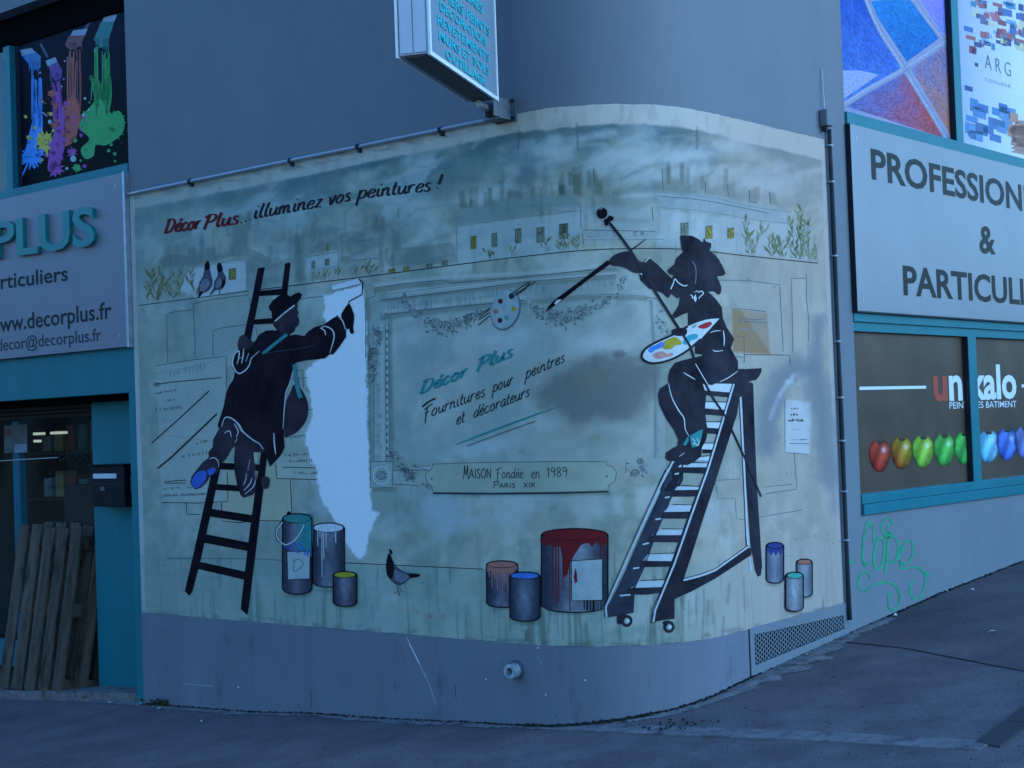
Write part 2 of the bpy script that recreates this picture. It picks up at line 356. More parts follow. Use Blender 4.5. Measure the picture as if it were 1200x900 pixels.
# ---- a small handwriting made of strokes (x-height 1, ascender 1.75)
HW = {
 'a': (.95, [[(.72, .9), (.4, 1), (.08, .55), (.2, .05), (.5, .1), (.74, .6)], [(.78, 1), (.7, .3), (.82, .02), (.98, .15)]]),
 'c': (.86, [[(.68, .82), (.42, 1), (.08, .6), (.15, .1), (.45, 0), (.72, .25)]]),
 'd': (.95, [[(.7, .85), (.4, .95), (.08, .5), (.2, .03), (.5, .1), (.72, .6)], [(.9, 1.75), (.75, .8), (.72, .2), (.9, .03)]]),
 'e': (.8, [[(.12, .48), (.6, .6), (.62, .9), (.38, 1), (.1, .6), (.15, .1), (.45, 0), (.74, .25)]]),
 'i': (.5, [[(.2, 1), (.16, .3), (.28, .02), (.42, .15)], [(.3, 1.42), (.33, 1.52)]]),
 'l': (.52, [[(.32, 1.75), (.18, .9), (.16, .2), (.3, .02), (.44, .18)]]),
 'm': (1.4, [[(.12, 1), (.1, 0)], [(.12, .6), (.35, .98), (.52, .85), (.52, 0)], [(.52, .6), (.8, .98), (.96, .8), (.96, .2), (1.1, .02), (1.25, .15)]]),
 'n': (.95, [[(.12, 1), (.1, 0)], [(.12, .6), (.4, .98), (.6, .85), (.62, .2), (.75, .02), (.9, .15)]]),
 'o': (.97, [[(.45, 1), (.1, .65), (.12, .15), (.42, 0), (.72, .35), (.7, .85), (.45, 1), (.3, .9)]]),
 'p': (.92, [[(.16, 1.05), (.12, .2), (.05, -.85)], [(.14, .6), (.4, 1), (.72, .8), (.72, .25), (.42, 0), (.14, .2)]]),
 'r': (.76, [[(.12, 1), (.1, 0)], [(.12, .55), (.3, .92), (.5, 1), (.62, .9)]]),
 's': (.68, [[(.58, .85), (.35, 1), (.14, .8), (.3, .55), (.52, .35), (.48, .06), (.25, 0), (.05, .15)]]),
 't': (.6, [[(.3, 1.55), (.22, .8), (.2, .2), (.35, .02), (.52, .15)], [(.02, 1), (.5, 1.04)]]),
 'u': (.95, [[(.12, 1), (.1, .35), (.25, .02), (.5, .15), (.68, .6)], [(.72, 1), (.68, .25), (.8, .02), (.94, .15)]]),
 'v': (.8, [[(.08, 1), (.2, .3), (.3, 0), (.5, .5), (.62, 1), (.72, .95)]]),
 'z': (.8, [[(.1, .95), (.66, 1)], [(.66, 1), (.35, .5), (.08, .02)], [(.08, .02), (.45, .06), (.72, .0)]]),
 'D': (1.42, [[(.35, 1.6), (.25, .8), (.15, .02)], [(.05, 1.45), (.55, 1.65), (1.05, 1.4), (1.15, .8), (.8, .15), (.3, -.03), (.0, .12)]]),
 'P': (1.15, [[(.4, 1.6), (.28, .8), (.15, -.1)], [(.0, 1.4), (.5, 1.68), (1.0, 1.5), (.95, 1.0), (.55, .75), (.3, .8)]]),
 'F': (1.1, [[(.38, 1.5), (.3, .6), (.3, -.75)], [(-.1, 1.35), (.5, 1.62), (1.1, 1.8)], [(.05, .75), (.4, .82), (.7, .9)]]),
 'M': (1.15, [[(.0, .05), (.15, .1), (.3, 1.6)], [(.3, 1.6), (.55, .4), (.85, 1.6)], [(.85, 1.6), (.95, .0), (1.08, .1)]]),
 'A': (.95, [[(.0, 0), (.42, 1.15)], [(.42, 1.15), (.8, 0)], [(.15, .4), (.65, .4)]]),
 'I': (.4, [[(.18, 1.15), (.18, 0)]]),
 'S': (.8, [[(.62, .95), (.35, 1.15), (.12, .9), (.35, .6), (.6, .35), (.45, .02), (.2, 0), (.05, .15)]]),
 'O': (1.0, [[(.45, 1.15), (.1, .8), (.1, .3), (.45, 0), (.8, .35), (.8, .85), (.45, 1.15), (.4, 1.15)]]),
 'N': (1.0, [[(.12, 0), (.12, 1.15)], [(.12, 1.15), (.75, 0)], [(.75, 0), (.75, 1.15)]]),
 'R': (.9, [[(.12, 0), (.12, 1.15)], [(.12, 1.15), (.55, 1.1), (.6, .75), (.14, .55)], [(.3, .55), (.75, 0)]]),
 'X': (.85, [[(.05, 1.15), (.7, 0)], [(.7, 1.15), (.05, 0)]]),
 '1': (.5, [[(.05, 1.2), (.25, 1.5)], [(.25, 1.5), (.25, 0)]]),
 '9': (.8, [[(.6, 1.1), (.35, .8), (.1, 1.05), (.2, 1.45), (.5, 1.4), (.62, .9), (.5, 0)]]),
 '8': (.8, [[(.35, .8), (.12, 1.15), (.35, 1.5), (.6, 1.15), (.35, .8), (.08, .4), (.35, 0), (.65, .4), (.35, .8)]]),
 '.': (.42, [[(.12, .02), (.2, .1)]]), '!': (.5, [[(.32, 1.7), (.2, .5)], [(.15, .02), (.17, .12)]]), ' ': (.6, []),
}
def hand(paint, s, p0, p1, xh, wd, m, lv=2, shear=.0, callig=False, up=None):
    tot = sum(HW[c][0] if c != 'é' else HW['e'][0] for c in s); dx, dy = p1[0] - p0[0], p1[1] - p0[1]; x = 0
    L = math.hypot(dx, dy); ux, uy = dx / tot, dy / tot
    for c in s:
        adv, st = HW['e' if c == 'é' else c]
        if c == 'é': st = st + [[(.4, 1.25), (.62, 1.55)]]
        for q in st:
            pts = [(p0[0] + (x + a) * ux + b * shear * xh, p0[1] + (x + a) * uy - b * xh) for a, b in q]
            paint.stroke(pts, wd, m, lv, callig=callig)
        x += adv

# ================================================================== GROUND
def ground_sheet(name, poly_xy, m, lift, cell=None, kind='structure', label=None):
    bm = bmesh.new()
    vs = [bm.verts.new((x, y, 0)) for x, y in poly_xy]; bm.faces.new(vs)
    bmesh.ops.triangulate(bm, faces=bm.faces)
    for q in GX:
        bmesh.ops.bisect_plane(bm, geom=bm.verts[:] + bm.edges[:] + bm.faces[:], plane_co=(q, 0, 0), plane_no=(1, 0, 0), dist=1e-6)
    for v in bm.verts: v.co.z = gz(v.co.x, v.co.y) + lift
    for f in bm.faces:
        f.normal_update()
        if f.normal.z < 0: f.normal_flip()
    me = bpy.data.meshes.new(name); bm.to_mesh(me); bm.free(); me.materials.append(m)
    o = bpy.data.objects.new(name, me); C.objects.link(o); tag(o, label, kind=kind); return o
def clampx(x): return x
ground_sheet('pavement', [(-45, -30), (45, -30), (45, 60), (-45, 60)], M_ASPHALT, 0)
# older asphalt beyond the joint line on the right
jl = [G(985, 752), G(1060, 760), G(1200, 787)]
dx = np.array(jl[2]) - np.array(jl[1])
far = tuple(np.array(jl[2]) + dx * 3)
ground_sheet('pavement_patch', [jl[0], jl[1], jl[2], far, tuple(np.array(far) + DR * 30), tuple(wall_xy(30, -.1)), tuple(wall_xy(2.05, -.1))], M_ASPHALT2, .004)
def joint(name, pts, wd, m, lift, jit=.006, n=10):
    mb = MB(); vs = []; fs = []; L = densify(pts, .05, False)
    for i, p in enumerate(L):
        a, b = L[max(i - 1, 0)], L[min(i + 1, len(L) - 1)]; d = np.array(b) - np.array(a); d = d / (np.linalg.norm(d) + 1e-9); nn = np.array([-d[1], d[0]])
        c = np.array(p) + nn * random.uniform(-jit, jit)
        for k in (-1, 1):
            q = c + nn * k * wd / 2 * random.uniform(.6, 1.3); vs.append((q[0], q[1], gz(*q) + lift))
    fs = [(2 * i, 2 * i + 1, 2 * i + 3, 2 * i + 2) for i in range(len(L) - 1)]
    mb.add(vs, fs, m); o = mb.build(name); o['kind'] = 'structure'; return o
joint('asphalt_joint', [jl[0], jl[1], jl[2], far], .005, M_DIRT, .004)
# pale cement skirt along the foot of the wall
def foot(px, py): return G(px, py)
sk = []
Ss = np.linspace(-4.9, 2.6, 420)
inner = [tuple(wall_xy(q, -.02)) for q in Ss]
outer = []
for i, q in enumerate(Ss):
    wd = .07 + .02 * math.sin(q * 3.1) + .012 * math.sin(q * 11) + random.uniform(-.02, .02)
    if q > .3: wd += .16 * math.exp(-((q - 1.3) / .6) ** 2) + .05 * math.sin(q * 23) * math.exp(-((q - 1.3) / .6) ** 2)
    outer.append(tuple(wall_xy(q, wd)))
mb = MB(); vs = []
for a, b in zip(inner, outer):
    vs += [(a[0], a[1], gz(*a) + .012), ((a[0] * .4 + b[0] * .6), (a[1] * .4 + b[1] * .6), gz(*b) + .009), (b[0], b[1], gz(*b) + .003)]
mb.add(vs, [f for i in range(len(Ss) - 1) for f in ((3 * i, 3 * i + 1, 3 * i + 4, 3 * i + 3), (3 * i + 1, 3 * i + 2, 3 * i + 5, 3 * i + 4))], M_CEMENT)
o = mb.build('cement_skirt'); o['kind'] = 'structure'
# kerb stones laid flush
k0, k1 = np.array(G(600, 852)), np.array(G(1148, 880))
t0, t1 = np.array(G(720, 852)), np.array(G(1148, 874))
kd = (k1 - k0) / np.linalg.norm(k1 - k0); kn = np.array([-kd[1], kd[0]])
L = np.linalg.norm(k1 - k0); n = 3
kr = bpy.data.objects.new('kerb', None); C.objects.link(kr); kr.location = (*k0, gz(*k0)); kr['kind'] = 'structure'
for i in range(n):
    a = k0 + kd * (L * i / n + .004); b = k0 + kd * (L * (i + 1) / n - .004); wd = .15
    q = [a, b, b + kn * wd, a + kn * wd]; mb = MB()
    mb.hexa([(p[0], p[1], gz(*p) - .06) for p in q] + [(p[0], p[1], gz(*p) + .006) for p in q], M_KERB)
    mb.build('kerb_stone', kr, bevel=.003)
# two darker stones turning up the street
ps = bpy.data.objects.new('paving_band', None); C.objects.link(ps); e0 = np.array(G(1172, 880)); ps.location = (*e0, gz(*e0)); ps['kind'] = 'structure'
def stone(c4):
    mb = MB(); cc = sum(np.array(c) for c in c4) / 4; q = [cc + (np.array(c) - cc) * .985 for c in c4]
    mb.hexa([(p[0], p[1], gz(*p) - .06) for p in q] + [(p[0], p[1], gz(*p) + .008) for p in q], M_STONE); mb.build('paving_stone', ps, bevel=.004)
A0, A1, B0, B1 = [np.array(G(*p)) for p in ((1143, 871), (1172, 877), (1178, 845), (1206, 850))]
stone([A0, A1, B1, B0])
C0_, C1_ = B0 + (B0 - A0) * .95, B1 + (B1 - A1) * .95; stone([B0, B1, C1_, C0_])
D0_, D1_ = C0_ + (B0 - A0), C1_ + (B1 - A1); stone([C0_, C1_, D1_, D0_])

# black grime packed into the joint between wall and pavement
mb = MB()
def lump(mb, c, r, m):
    a = random.random() * 6; vs = []
    for k in range(6):
        t = a + k * math.pi / 3; q = r * random.uniform(.6, 1.2); vs.append((c[0] + q * math.cos(t), c[1] + q * math.sin(t), c[2] - .002))
    vs.append((c[0], c[1], c[2] + r * random.uniform(.3, .8))); mb.add(vs, [(k, (k + 1) % 6, 6) for k in range(6)], m)
q = -4.3
while q < 7:
    dens = 1.0 if -1 < q < 1.4 else .7
    if random.random() < dens:
        p = wall_xy(q, random.uniform(-.004, .02)); r = random.uniform(.008, .018) * (1.5 if -.7 < q < 1.0 else .8)
        lump(mb, (p[0], p[1], gz(*p) + .010), r, M_DIRT)
    q += .007
o = mb.build('grime_along_wall'); tag(o, 'black grime and crumbs packed along the foot of the wall', 'dirt', kind='stuff')
mb = MB()
for k in range(60):
    q = random.gauss(-4.10, .07); p = wall_xy(q, random.uniform(0, .03)); lump(mb, (p[0], p[1], gz(*p) + random.uniform(.0, .05)), random.uniform(.008, .022), M_MOSS)
o = mb.build('moss_clump'); tag(o, 'brown moss clump at the left foot of the mural wall', 'moss', kind='stuff')
mb = MB()
for k in range(70):
    x, y = G(random.gauss(790, 25), random.gauss(852, 4)); lump(mb, (x, y, gz(x, y) + .008), random.uniform(.004, .013), M_DIRT)
o = mb.build('dead_leaves'); tag(o, 'scatter of dark dead leaf crumbs on the pavement before the round corner', 'leaf litter', kind='stuff')
mb = MB()
for k in range(900):
    x, y = G(random.uniform(-20, 1220), random.uniform(760, 915))
    q = (np.array([x, y]) - APEX); 
    if q @ NL < 0.02 and q @ NR < 0.02: continue
    lump(mb, (x, y, gz(x, y) + .003), random.uniform(.002, .006), random.choice([M_DIRT, M_CEMENT, M_CEMENT]))
o = mb.build('grit'); tag(o, 'fine grit and specks scattered over the asphalt pavement', 'grit', kind='stuff')
# scraps of paper
SCR = [(129, 825, .03, 'small white paper scrap on the pavement before the teal doorway pillar'), (165, 826, .022, 'tiny white scrap at the left foot of the mural wall'),
       (187, 832, .025, 'white scrap just right of the moss clump'), (236, 847, .016, 'lone white speck of paper on asphalt below the ladder end of the mural'),
       (1106, 773 - 40, .0, ''), (1162, 742, .04, 'white paper scrap lying alone on the right street pavement'),
       (1109, 694, .028, 'white crumpled scrap touching the side wall foot furthest up the street'), (1049, 722, .024, 'pale scrap on the pavement right below the green graffiti'),
       (1140, 693, .03, 'flat pale scrap on the uphill pavement near the window side'), (945, 769, .03, 'pinkish crumpled scrap below the perforated vent')]
for x, y, r, lab in SCR:
    if not r: continue
    r *= .6
    g = G(x, y); mb = MB(); n = 5; a = random.random() * 6
    vs = [(g[0] + r * random.uniform(.6, 1.1) * math.cos(a + k * 6.28 / n), g[1] + r * random.uniform(.6, 1.1) * math.sin(a + k * 6.28 / n), gz(*g) + random.uniform(.008, .022)) for k in range(n)]
    vs.append((g[0], g[1], gz(*g) + .02)); vs += [(v[0], v[1], v[2] - .003) for v in vs]
    mb.add(vs, [(k, (k + 1) % n, n) for k in range(n)] + [((k + 1) % n + n + 1, k + n + 1, 2 * n + 1) for k in range(n)] + [(k, k + n + 1, (k + 1) % n + n + 1, (k + 1) % n) for k in range(n)],
           M_PAPER if 'pink' not in lab else mat('pink_paper', (.45, .2, .2), .8))
    tag(mb.build('paper_scrap'), lab, 'litter')

# ================================================================== BUILDING
ZT = 7.5
MZ0, MZ1 = .409, 3.452                            # mural bottom and top
SL, SR = -4.287, 2.345                            # corner walls end here
bld = empty('corner_building', (*CEN, 0), 'grey-blue rendered shop building with a rounded corner and teal window frames', 'building')
mb = MB(); mb.slab(SL, 2.1, MZ0, ZT, -.4, 0, M_WALL); mb.build('wall', bld)
mb = MB(); mb.slab(SL, .90, -1.2, MZ0 - .001, -.4, .004, M_PLINTH); mb.build('plinth', bld, )['label'] = 'violet grey painted plinth below the mural'
mb = MB(); mb.slab(2.1, 16, -1.5, .985, -.4, 0, M_SIDE); mb.slab(2.1, SR, .985, ZT, -.4, 0, M_SIDE); mb.slab(SR, 16, 5.3, ZT, -.4, 0, M_SIDE)
mb.slab(.9, 2.1, -1.2, MZ0 - .001, -.4, -.06, M_SIDE); mb.build('side_wall', bld)
mb = MB(); mb.slab(-16, SL, 5.1, ZT, -.4, 0, M_WALL); mb.build('upper_wall', bld)
mb = MB(); mb.slab(-16, SL - .01, 2.334, 3.6, -.4, -.02, M_WALL); mb.slab(SR + .01, 16, 2.34, 3.59, -.4, -.01, M_WALL); mb.build('sign_band_wall', bld)
mb = MB(); mb.slab(-16, 16, 7.5, 7.7, -.5, .15, M_SIDE); mb.build('roof_edge', bld)
# hairline cracks and runs on the side of the upper wall
# --- left shopfront: sill, lintel, jamb, pillar, door
mb = MB(); mb.slab(-16, SL - .004, 3.604, 3.674, -.3, .012, M_TEAL); mb.build('window_sill', bld, bevel=.004)
mb = MB(); mb.slab(-16, SL - .004, 2.004, 2.334, -.12, -.004, M_TEAL); mb.build('lintel', bld, bevel=.003)
mb = MB(); mb.slab(-4.365, SL - .002, -1, 2.003, -.3, .002, M_TEAL); mb.build('door_jamb', bld, bevel=.003)
mb = MB(); mb.slab(-5.20, -4.366, -1, 1.96, -.5, -.25, M_TEAL, ); mb.build('pillar', bld, bevel=.004)
mb = MB(); mb.slab(-16, -4.366, 1.96, 2.30, -.5, -.125, M_BLACK); mb.build('shutter_housing', bld)  # near-black colour of the housing paints the shadow under the lintel
SHUT = mat('dark_green_shutter', (.012, .02, .022), .5)
for k in range(3):
    mb = MB(); mb.slab(-9, -5.205, 1.86 + k * .034, 1.89 + k * .034, -.40, -.375, SHUT); o = mb.build('shutter_slat', bld, bevel=.004)
mb = MB(); mb.slab(-16, -4.366, -1.2, -0.02, -.9, -.02, M_CEMENT, z1b=-0.145 + .02); 
# threshold follows the pavement
mb = MB(); vs = []
for q in np.linspace(-12, -4.366, 12):
    a = wall_xy(q, -.01); b = wall_xy(q, -.9); z = gz(*a); vs += [(a[0], a[1], z - .3), (a[0], a[1], z + .07), (b[0], b[1], z + .09), (b[0], b[1], z - .3)]
mb.add(vs, [(4 * i + k, 4 * i + 4 + k, 4 * i + 4 + (k + 1) % 4, 4 * i + (k + 1) % 4) for i in range(11) for k in range(4)] + [(0, 1, 2, 3), (47, 46, 45, 44)], M_CEMENT)
mb.build('threshold', bld)
# glazed door
door = MB(); door.slab(-6.62, -6.52, -.2, 1.85, -.50, -.44, M_TEAL); door.slab(-9.0, -8.9, -.2, 1.85, -.44, -.40, M_TEAL)
door.slab(-8.9, -5.205, -.2, .02, -.44, -.40, M_TEAL); 
dr = door.build('shop_door', bld)
mb = MB(); mb.slab(-8.9, -5.205, .02, 1.86, -.425, -.418, M_GLASS); mb.build('glass_pane', dr)
# --- upper left window
mb = MB(); mb.slab(-16, SL - .004, 4.86, 5.1, -.4, -.13, M_BLACK); mb.build('roller_blind_box', bld)
for q in (-5.95, -7.9, -9.9, -11.9):
    wl = MB(); wl.slab(q - .09, q, 3.675, 4.86, -.17, -.09, M_TEAL); wl.slab(q, q + .05, 3.675, 4.86, -.16, -.14, M_DARKMETAL); wl.build('mullion', bld)
wl = MB(); wl.slab(SL - .03, SL - .004, 3.675, 4.86, -.17, -.12, M_DARKMETAL)
wlo = wl.build('window_frame', bld)
mb = MB(); mb.slab(-14, SL - .03, 3.675, 4.86, -.154, -.15, M_GLASS); mb.build('window_pane', wlo)
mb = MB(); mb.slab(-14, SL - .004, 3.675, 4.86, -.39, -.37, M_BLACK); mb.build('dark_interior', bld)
# --- right windows
fr = MB(); MUL = [(4.12, 4.26), (6.05, 6.19), (7.98, 8.12), (9.9, 10.04), (11.8, 11.94), (14, 14.14)]
fr.slab(SR, 16, 2.275, 2.34, -.2, .008, M_TEAL); fr.slab(SR, 16, 2.212, 2.27501, -.2, -.012, M_TEAL)
for a, b in MUL: m_ = MB(); m_.slab(a, b, 1.126, 2.211, -.2, -.002, M_TEAL); m_.slab(a - .004, a - .0005, 1.126, 2.211, -.05, -.006, M_DARKMETAL); m_.build('mullion', bld)
fo = fr.build('window_frame', bld)
mb = MB(); mb.slab(SR, 16, 1.06, 1.125, -.2, .012, M_TEAL); mb.slab(SR, 16, .987, 1.058, -.2, .022, M_TEAL); mb.build('window_sill', bld, bevel=.004)
q = SR + .001
for a, b in MUL[:5]:
    mb = MB(); mb.slab(q, a - .006, 1.126, 2.211, -.052, -.05, M_FILM); p = mb.build('window_pane', fo); q = b + .001
MU2 = [(4.08, 4.20), (6.0, 6.12), (7.9, 8.02), (9.8, 9.92), (11.7, 11.82), (14, 14.12)]
for a, b in MU2: m_ = MB(); m_.slab(a, b, 3.676, 5.3, -.2, -.002, M_TEAL); m_.slab(a - .004, a - .0005, 3.676, 5.3, -.05, -.006, M_DARKMETAL); m_.build('mullion', bld)
mb = MB(); mb.slab(SR, 16, 3.592, 3.675, -.2, .018, M_TEAL); mb.build('upper_window_sill', bld, bevel=.004)
mb = MB(); mb.slab(SR + .001, 16, 3.676, 5.3, -.058, -.054, M_FILM); mb.build('window_pane', bld)

# --- shop interior behind the glazed door
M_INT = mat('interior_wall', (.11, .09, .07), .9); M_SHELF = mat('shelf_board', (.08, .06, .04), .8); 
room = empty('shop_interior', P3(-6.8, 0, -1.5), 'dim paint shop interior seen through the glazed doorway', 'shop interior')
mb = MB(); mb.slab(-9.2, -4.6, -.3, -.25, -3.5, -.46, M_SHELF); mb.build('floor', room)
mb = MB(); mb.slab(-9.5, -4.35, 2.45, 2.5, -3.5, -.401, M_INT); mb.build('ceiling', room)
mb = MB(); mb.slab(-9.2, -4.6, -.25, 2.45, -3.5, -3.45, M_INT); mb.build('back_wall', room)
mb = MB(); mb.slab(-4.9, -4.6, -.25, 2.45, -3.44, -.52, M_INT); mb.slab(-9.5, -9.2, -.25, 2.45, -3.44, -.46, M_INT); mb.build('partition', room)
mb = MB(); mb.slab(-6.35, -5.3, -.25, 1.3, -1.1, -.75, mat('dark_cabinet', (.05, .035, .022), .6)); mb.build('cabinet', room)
for k in range(4):
    mb = MB(); mb.slab(-8.6, -6.7, .2 + k * .45, .23 + k * .45, -2.2, -1.8, M_SHELF); sh = mb.build('shelf', room)
    for j in range(9):
        mb = MB(); h = random.uniform(.14, .28); a = -8.5 + j * .2; mb.slab(a, a + .14, .231 + k * .45, .231 + k * .45 + h, -2.1, -1.95, mat('stock_%s' % 'abcd'[j % 4], [(.25, .3, .3), (.4, .33, .15), (.3, .1, .08), (.08, .25, .2)][j % 4], .5)); mb.build('paint_tin', sh)
for i, (px, py, ln) in enumerate([(46, 508.5, 10), (69, 507.5, 16), (44, 517, 5)]):
    a = W(px - ln / 2, py, -1.3); b = W(px + ln / 2, py, -1.3)
    mb = MB(); mb.slab(a[0], b[0], a[1] - .012, a[1] + .012, -1.32, -1.28, mat('tube_lamp_glow', (.8, .8, .7), .5, emit=((.9, 1, .7), .14)))
    o = mb.build('ceiling_tube_lamp'); tag(o, ['middle-sized tube lamp glowing inside the shop doorway', 'longest glowing tube lamp inside the shop doorway', 'smallest and lowest tube lamp glowing inside the shop'][i], 'lamp', 'tube lamps in the shop')
# sheet stuck to the inside of the door glass
PO = Paint(base=0, off=-.414)
wt = mat('pale_notice_paper', (.22, .26, .3), .6, .2); PO.poly([(5, 499), (32, 497), (32, 530), (5, 531)], mat('faded_notice', (.09, .10, .11), .5, .3), 1)
PO.poly([(17, 521), (32, 520), (32, 530), (17, 531)], wt, 2); PO.ell(10, 507, 4, 5, mat('dull_red_print', (.16, .05, .05), .6), 2); PO.poly([(6, 512), (14, 511), (15, 525), (6, 526)], mat('grey_print', (.12, .13, .13), .6), 3)
tag(PO.build('door_notice'), 'faded notice with a red roundel stuck inside the door glass', 'notice')
PO = Paint(base=0, off=-.414); bl = mat('black_lettering', (.01, .01, .01), .6)
text_on(PO, 'DÉCOR PLUS', 0, 5, (70, 540), (104, 539), 8, bl, 2, bold=.02); text_on(PO, 'HORAIRES', 0, 8, (57, 558), (80, 557), 5, bl, 2); text_on(PO, 'PEINTURE', 0, 8, (57, 574), (80, 573), 5, bl, 2)
tag(PO.build('door_lettering'), 'black lettering stuck on the glazed shop door', 'lettering'); PO = Paint(base=0, off=-.414); PO.stroke([(0, 540), (68, 536)], 1.0, mat('white_stripe_vinyl', (.4, .42, .42), .5), 2)
tag(PO.build('door_stripe'), 'thin pale stripe stuck across the glazed shop door', 'stripe')

# ================================================================== MAILBOX
mbx = empty('mailbox', P3(-5.0, 1.1, -.24), 'black metal mailbox screwed to the teal doorway pillar', 'mailbox')
a = W(107, 570, -.10)[0]; b = W(146, 570, -.10)[0]; zt = W(125, 546, -.10)[1]; zb = W(125, 594, -.10)[1]
M_BOX = mat('black_enamel', (.008, .007, .014), .55, .3, 8, spec=.12)
mb = MB(); mb.slab(a, b, zb, zt, -.246, -.10, M_BOX); mb.build('body', mbx, bevel=.006)
mb = MB(); mb.slab(a - .008, b + .008, zt + .001, zt + .012, -.246, -.088, M_BOX); mb.build('lid', mbx, bevel=.003)
l0 = W(109, 558, -.097); l1 = W(136, 558, -.097)
mb = MB(); mb.slab(l0[0], l1[0], l0[1] - .018, l0[1] + .018, -.1, -.097, mat('white_label', (.6, .62, .65), .5)); mb.build('name_label', mbx)
mb = MB(); mb.slab(a + .01, b - .01, l0[1] - .062, l0[1] - .056, -.0995, -.096, M_DARKMETAL); mb.slab(a + .12, a + .17, l0[1] - .11, l0[1] - .08, -.0995, -.096, mat('worn_label', (.12, .12, .13), .6, .5)); mb.build('flap', mbx)
# sticker on the visible side
d = DL; p0 = np.array(P3(b, 0, -.2)); p1 = np.array(P3(b, 0, -.15)); e = -DL * .0015
mb = MB(); z0, z1 = zt - .19, zt - .08
vs = []
for zz in (z0, z1):
    for pq in (p0, p1):
        for k in (0, 1): vs.append((pq[0] + e[0] * (k + .5), pq[1] + e[1] * (k + .5), zz))
mb.add(vs, [(0, 2, 3, 1), (4, 5, 7, 6), (0, 1, 5, 4), (2, 6, 7, 3), (0, 4, 6, 2), (1, 3, 7, 5)], mat('faded_sticker', (.14, .13, .15), .6, .8, 60)); mb.build('sticker', mbx)

# ================================================================== PALLETS
def pallet(label, S0, off, lean_side, lean_back, group):
    """stands on its long end leaning; built in local x (width .8), y (depth), z (height 1.2)"""
    root = bpy.data.objects.new('pallet', None); C.objects.link(root); tag(root, label, 'pallet', group)
    def bar(name, x0, x1, y0, y1, z0, z1):
        mb = MB(); j = lambda: random.uniform(-.003, .003)
        mb.hexa([(x0 + j(), y0, z0 + j()), (x1 + j(), y0, z0 + j()), (x1 + j(), y1, z0 + j()), (x0 + j(), y1, z0 + j()), (x0 + j(), y0, z1 + j()), (x1 + j(), y0, z1 + j()), (x1 + j(), y1, z1 + j()), (x0 + j(), y1, z1 + j())], M_WOOD)
        me = bpy.data.meshes.new(name); me.from_pydata(mb.v, [], mb.f); me.materials.append(M_WOOD)
        bm = bmesh.new(); bm.from_mesh(me); bmesh.ops.recalc_face_normals(bm, faces=bm.faces); bm.to_mesh(me); bm.free()
        o = bpy.data.objects.new(name, me); C.objects.link(o); o.parent = root; md = o.modifiers.new('bevel', 'BEVEL'); md.width = .004; return o
    xs = [0, .185, .37, .555, .74]
    for k, x in enumerate(xs): bar('slat', x, x + .133, 0, .022, random.uniform(-.01, .01), 1.30 + random.uniform(-.02, .02))
    for z in (.02, .60, 1.13): bar('cross_board', 0, .873, .023, .045, z, z + .11)
    for z in (.02, .60, 1.13):
        for x in (0, .37, .76): bar('block', x, x + .11, .046, .12, z, z + .105)
    for x in (0, .37, .76): bar('bottom_board', x, x + .11, .121, .143, 0, 1.22)
    p = wall_xy(S0, off); root.location = (p[0], p[1], gz(*p) + .10)
    xa = Vector((-DL[0], -DL[1], 0)); ya = Vector((-NL[0], -NL[1], 0)); Z = Vector((0, 0, 1))
    R = Matrix((xa, ya, Z)).transposed()
    root.rotation_euler = (R @ Matrix.Rotation(lean_side, 3, 'Y') @ Matrix.Rotation(-lean_back, 3, 'X')).to_euler()
    return root
random.seed(3)
S_p = W(71, 803, -.03)[0] - .875
p1_ = pallet('weathered wooden pallet leaning sideways in the doorway in front', S_p, -.03, math.radians(.5), math.radians(9.8), 'wooden pallets stood up in the shop doorway')
p2_ = pallet('second wooden pallet mostly hidden behind the front one in the doorway', W(98, 803, -.17)[0] - .875, -.175, math.radians(3), math.radians(9), 'wooden pallets stood up in the shop doorway')

# ================================================================== SIGNS
sg = empty('shop_sign', P3(-5.5, 2.334, 0), 'grey aluminium sign with raised teal PLUS letters above the doorway', 'sign')
mb = MB(); mb.slab(-9.5, -4.315, 2.336, 3.602, .0, .04, M_SHEET); mb.build('panel', sg, bevel=.002)
mb = MB(); mb.slab(-4.314, -4.288, 2.33, 3.61, .0, .045, M_METAL); mb.build('edge_trim', sg, bevel=.002)
def letters3d(s, i, j, pl, pr, caph, off, ext, m, parent, name, **k):
    v, f = text_fit(s, i, j, pl, pr, caph, off, **k)
M_TL = mat('teal_letter_acrylic', (.010, .20, .20), .4, .1, 5, spec=.4)
LS = 'DÉCOR PLUS'
ext = dict(bold=.022)
full0, f0 = text_fit(LS, 7, 10, (19, 300), (110.5, 287.5), 44, .08, **ext)
# each raised letter is its own piece
for idx, ch in enumerate(LS):
    if ch == ' ' : continue
    v, f = text_mesh(ch, bold=.022, extrude=.5)
    xi0 = text_ext(LS[:idx + 1], **ext)[1] - (max(p[0] for p in v) - min(p[0] for p in v)) - min(p[0] for p in v)
    ref, _ = text_mesh(LS, **ext)
    # affine map recovered from the fitted word
    A = np.array([[p[0], p[1], 1] for p in ref]); Bm = np.array([[p[0], p[1]] for p in full0]); Mx = np.linalg.lstsq(A, Bm, rcond=None)[0]
    mb = MB(); vs = []
    for p in v:
        q = np.array([p[0] + xi0, p[1], 1]) @ Mx; vs.append(P3(q[0], q[1], .041 + (p[2] + .5) * .035))
    mb.add(vs, f, M_TL); mb.build('letter', sg)
M_INK = mat('dark_print_ink', (.008, .008, .018), .5, .1)
PT = Paint(base=.001, off=.04)
text_on(PT, '& Particuliers', 4, 14, (1, 339), (80, 329), 17.5, M_INK, 1, bold=.018)
PT.build('printed_lettering', sg); PT = Paint(base=.001, off=.04)
text_on(PT, 'www.decorplus.fr', 1, 16, (0, 389.5), (131, 373), 18.5, M_INK, 1, bold=.014)
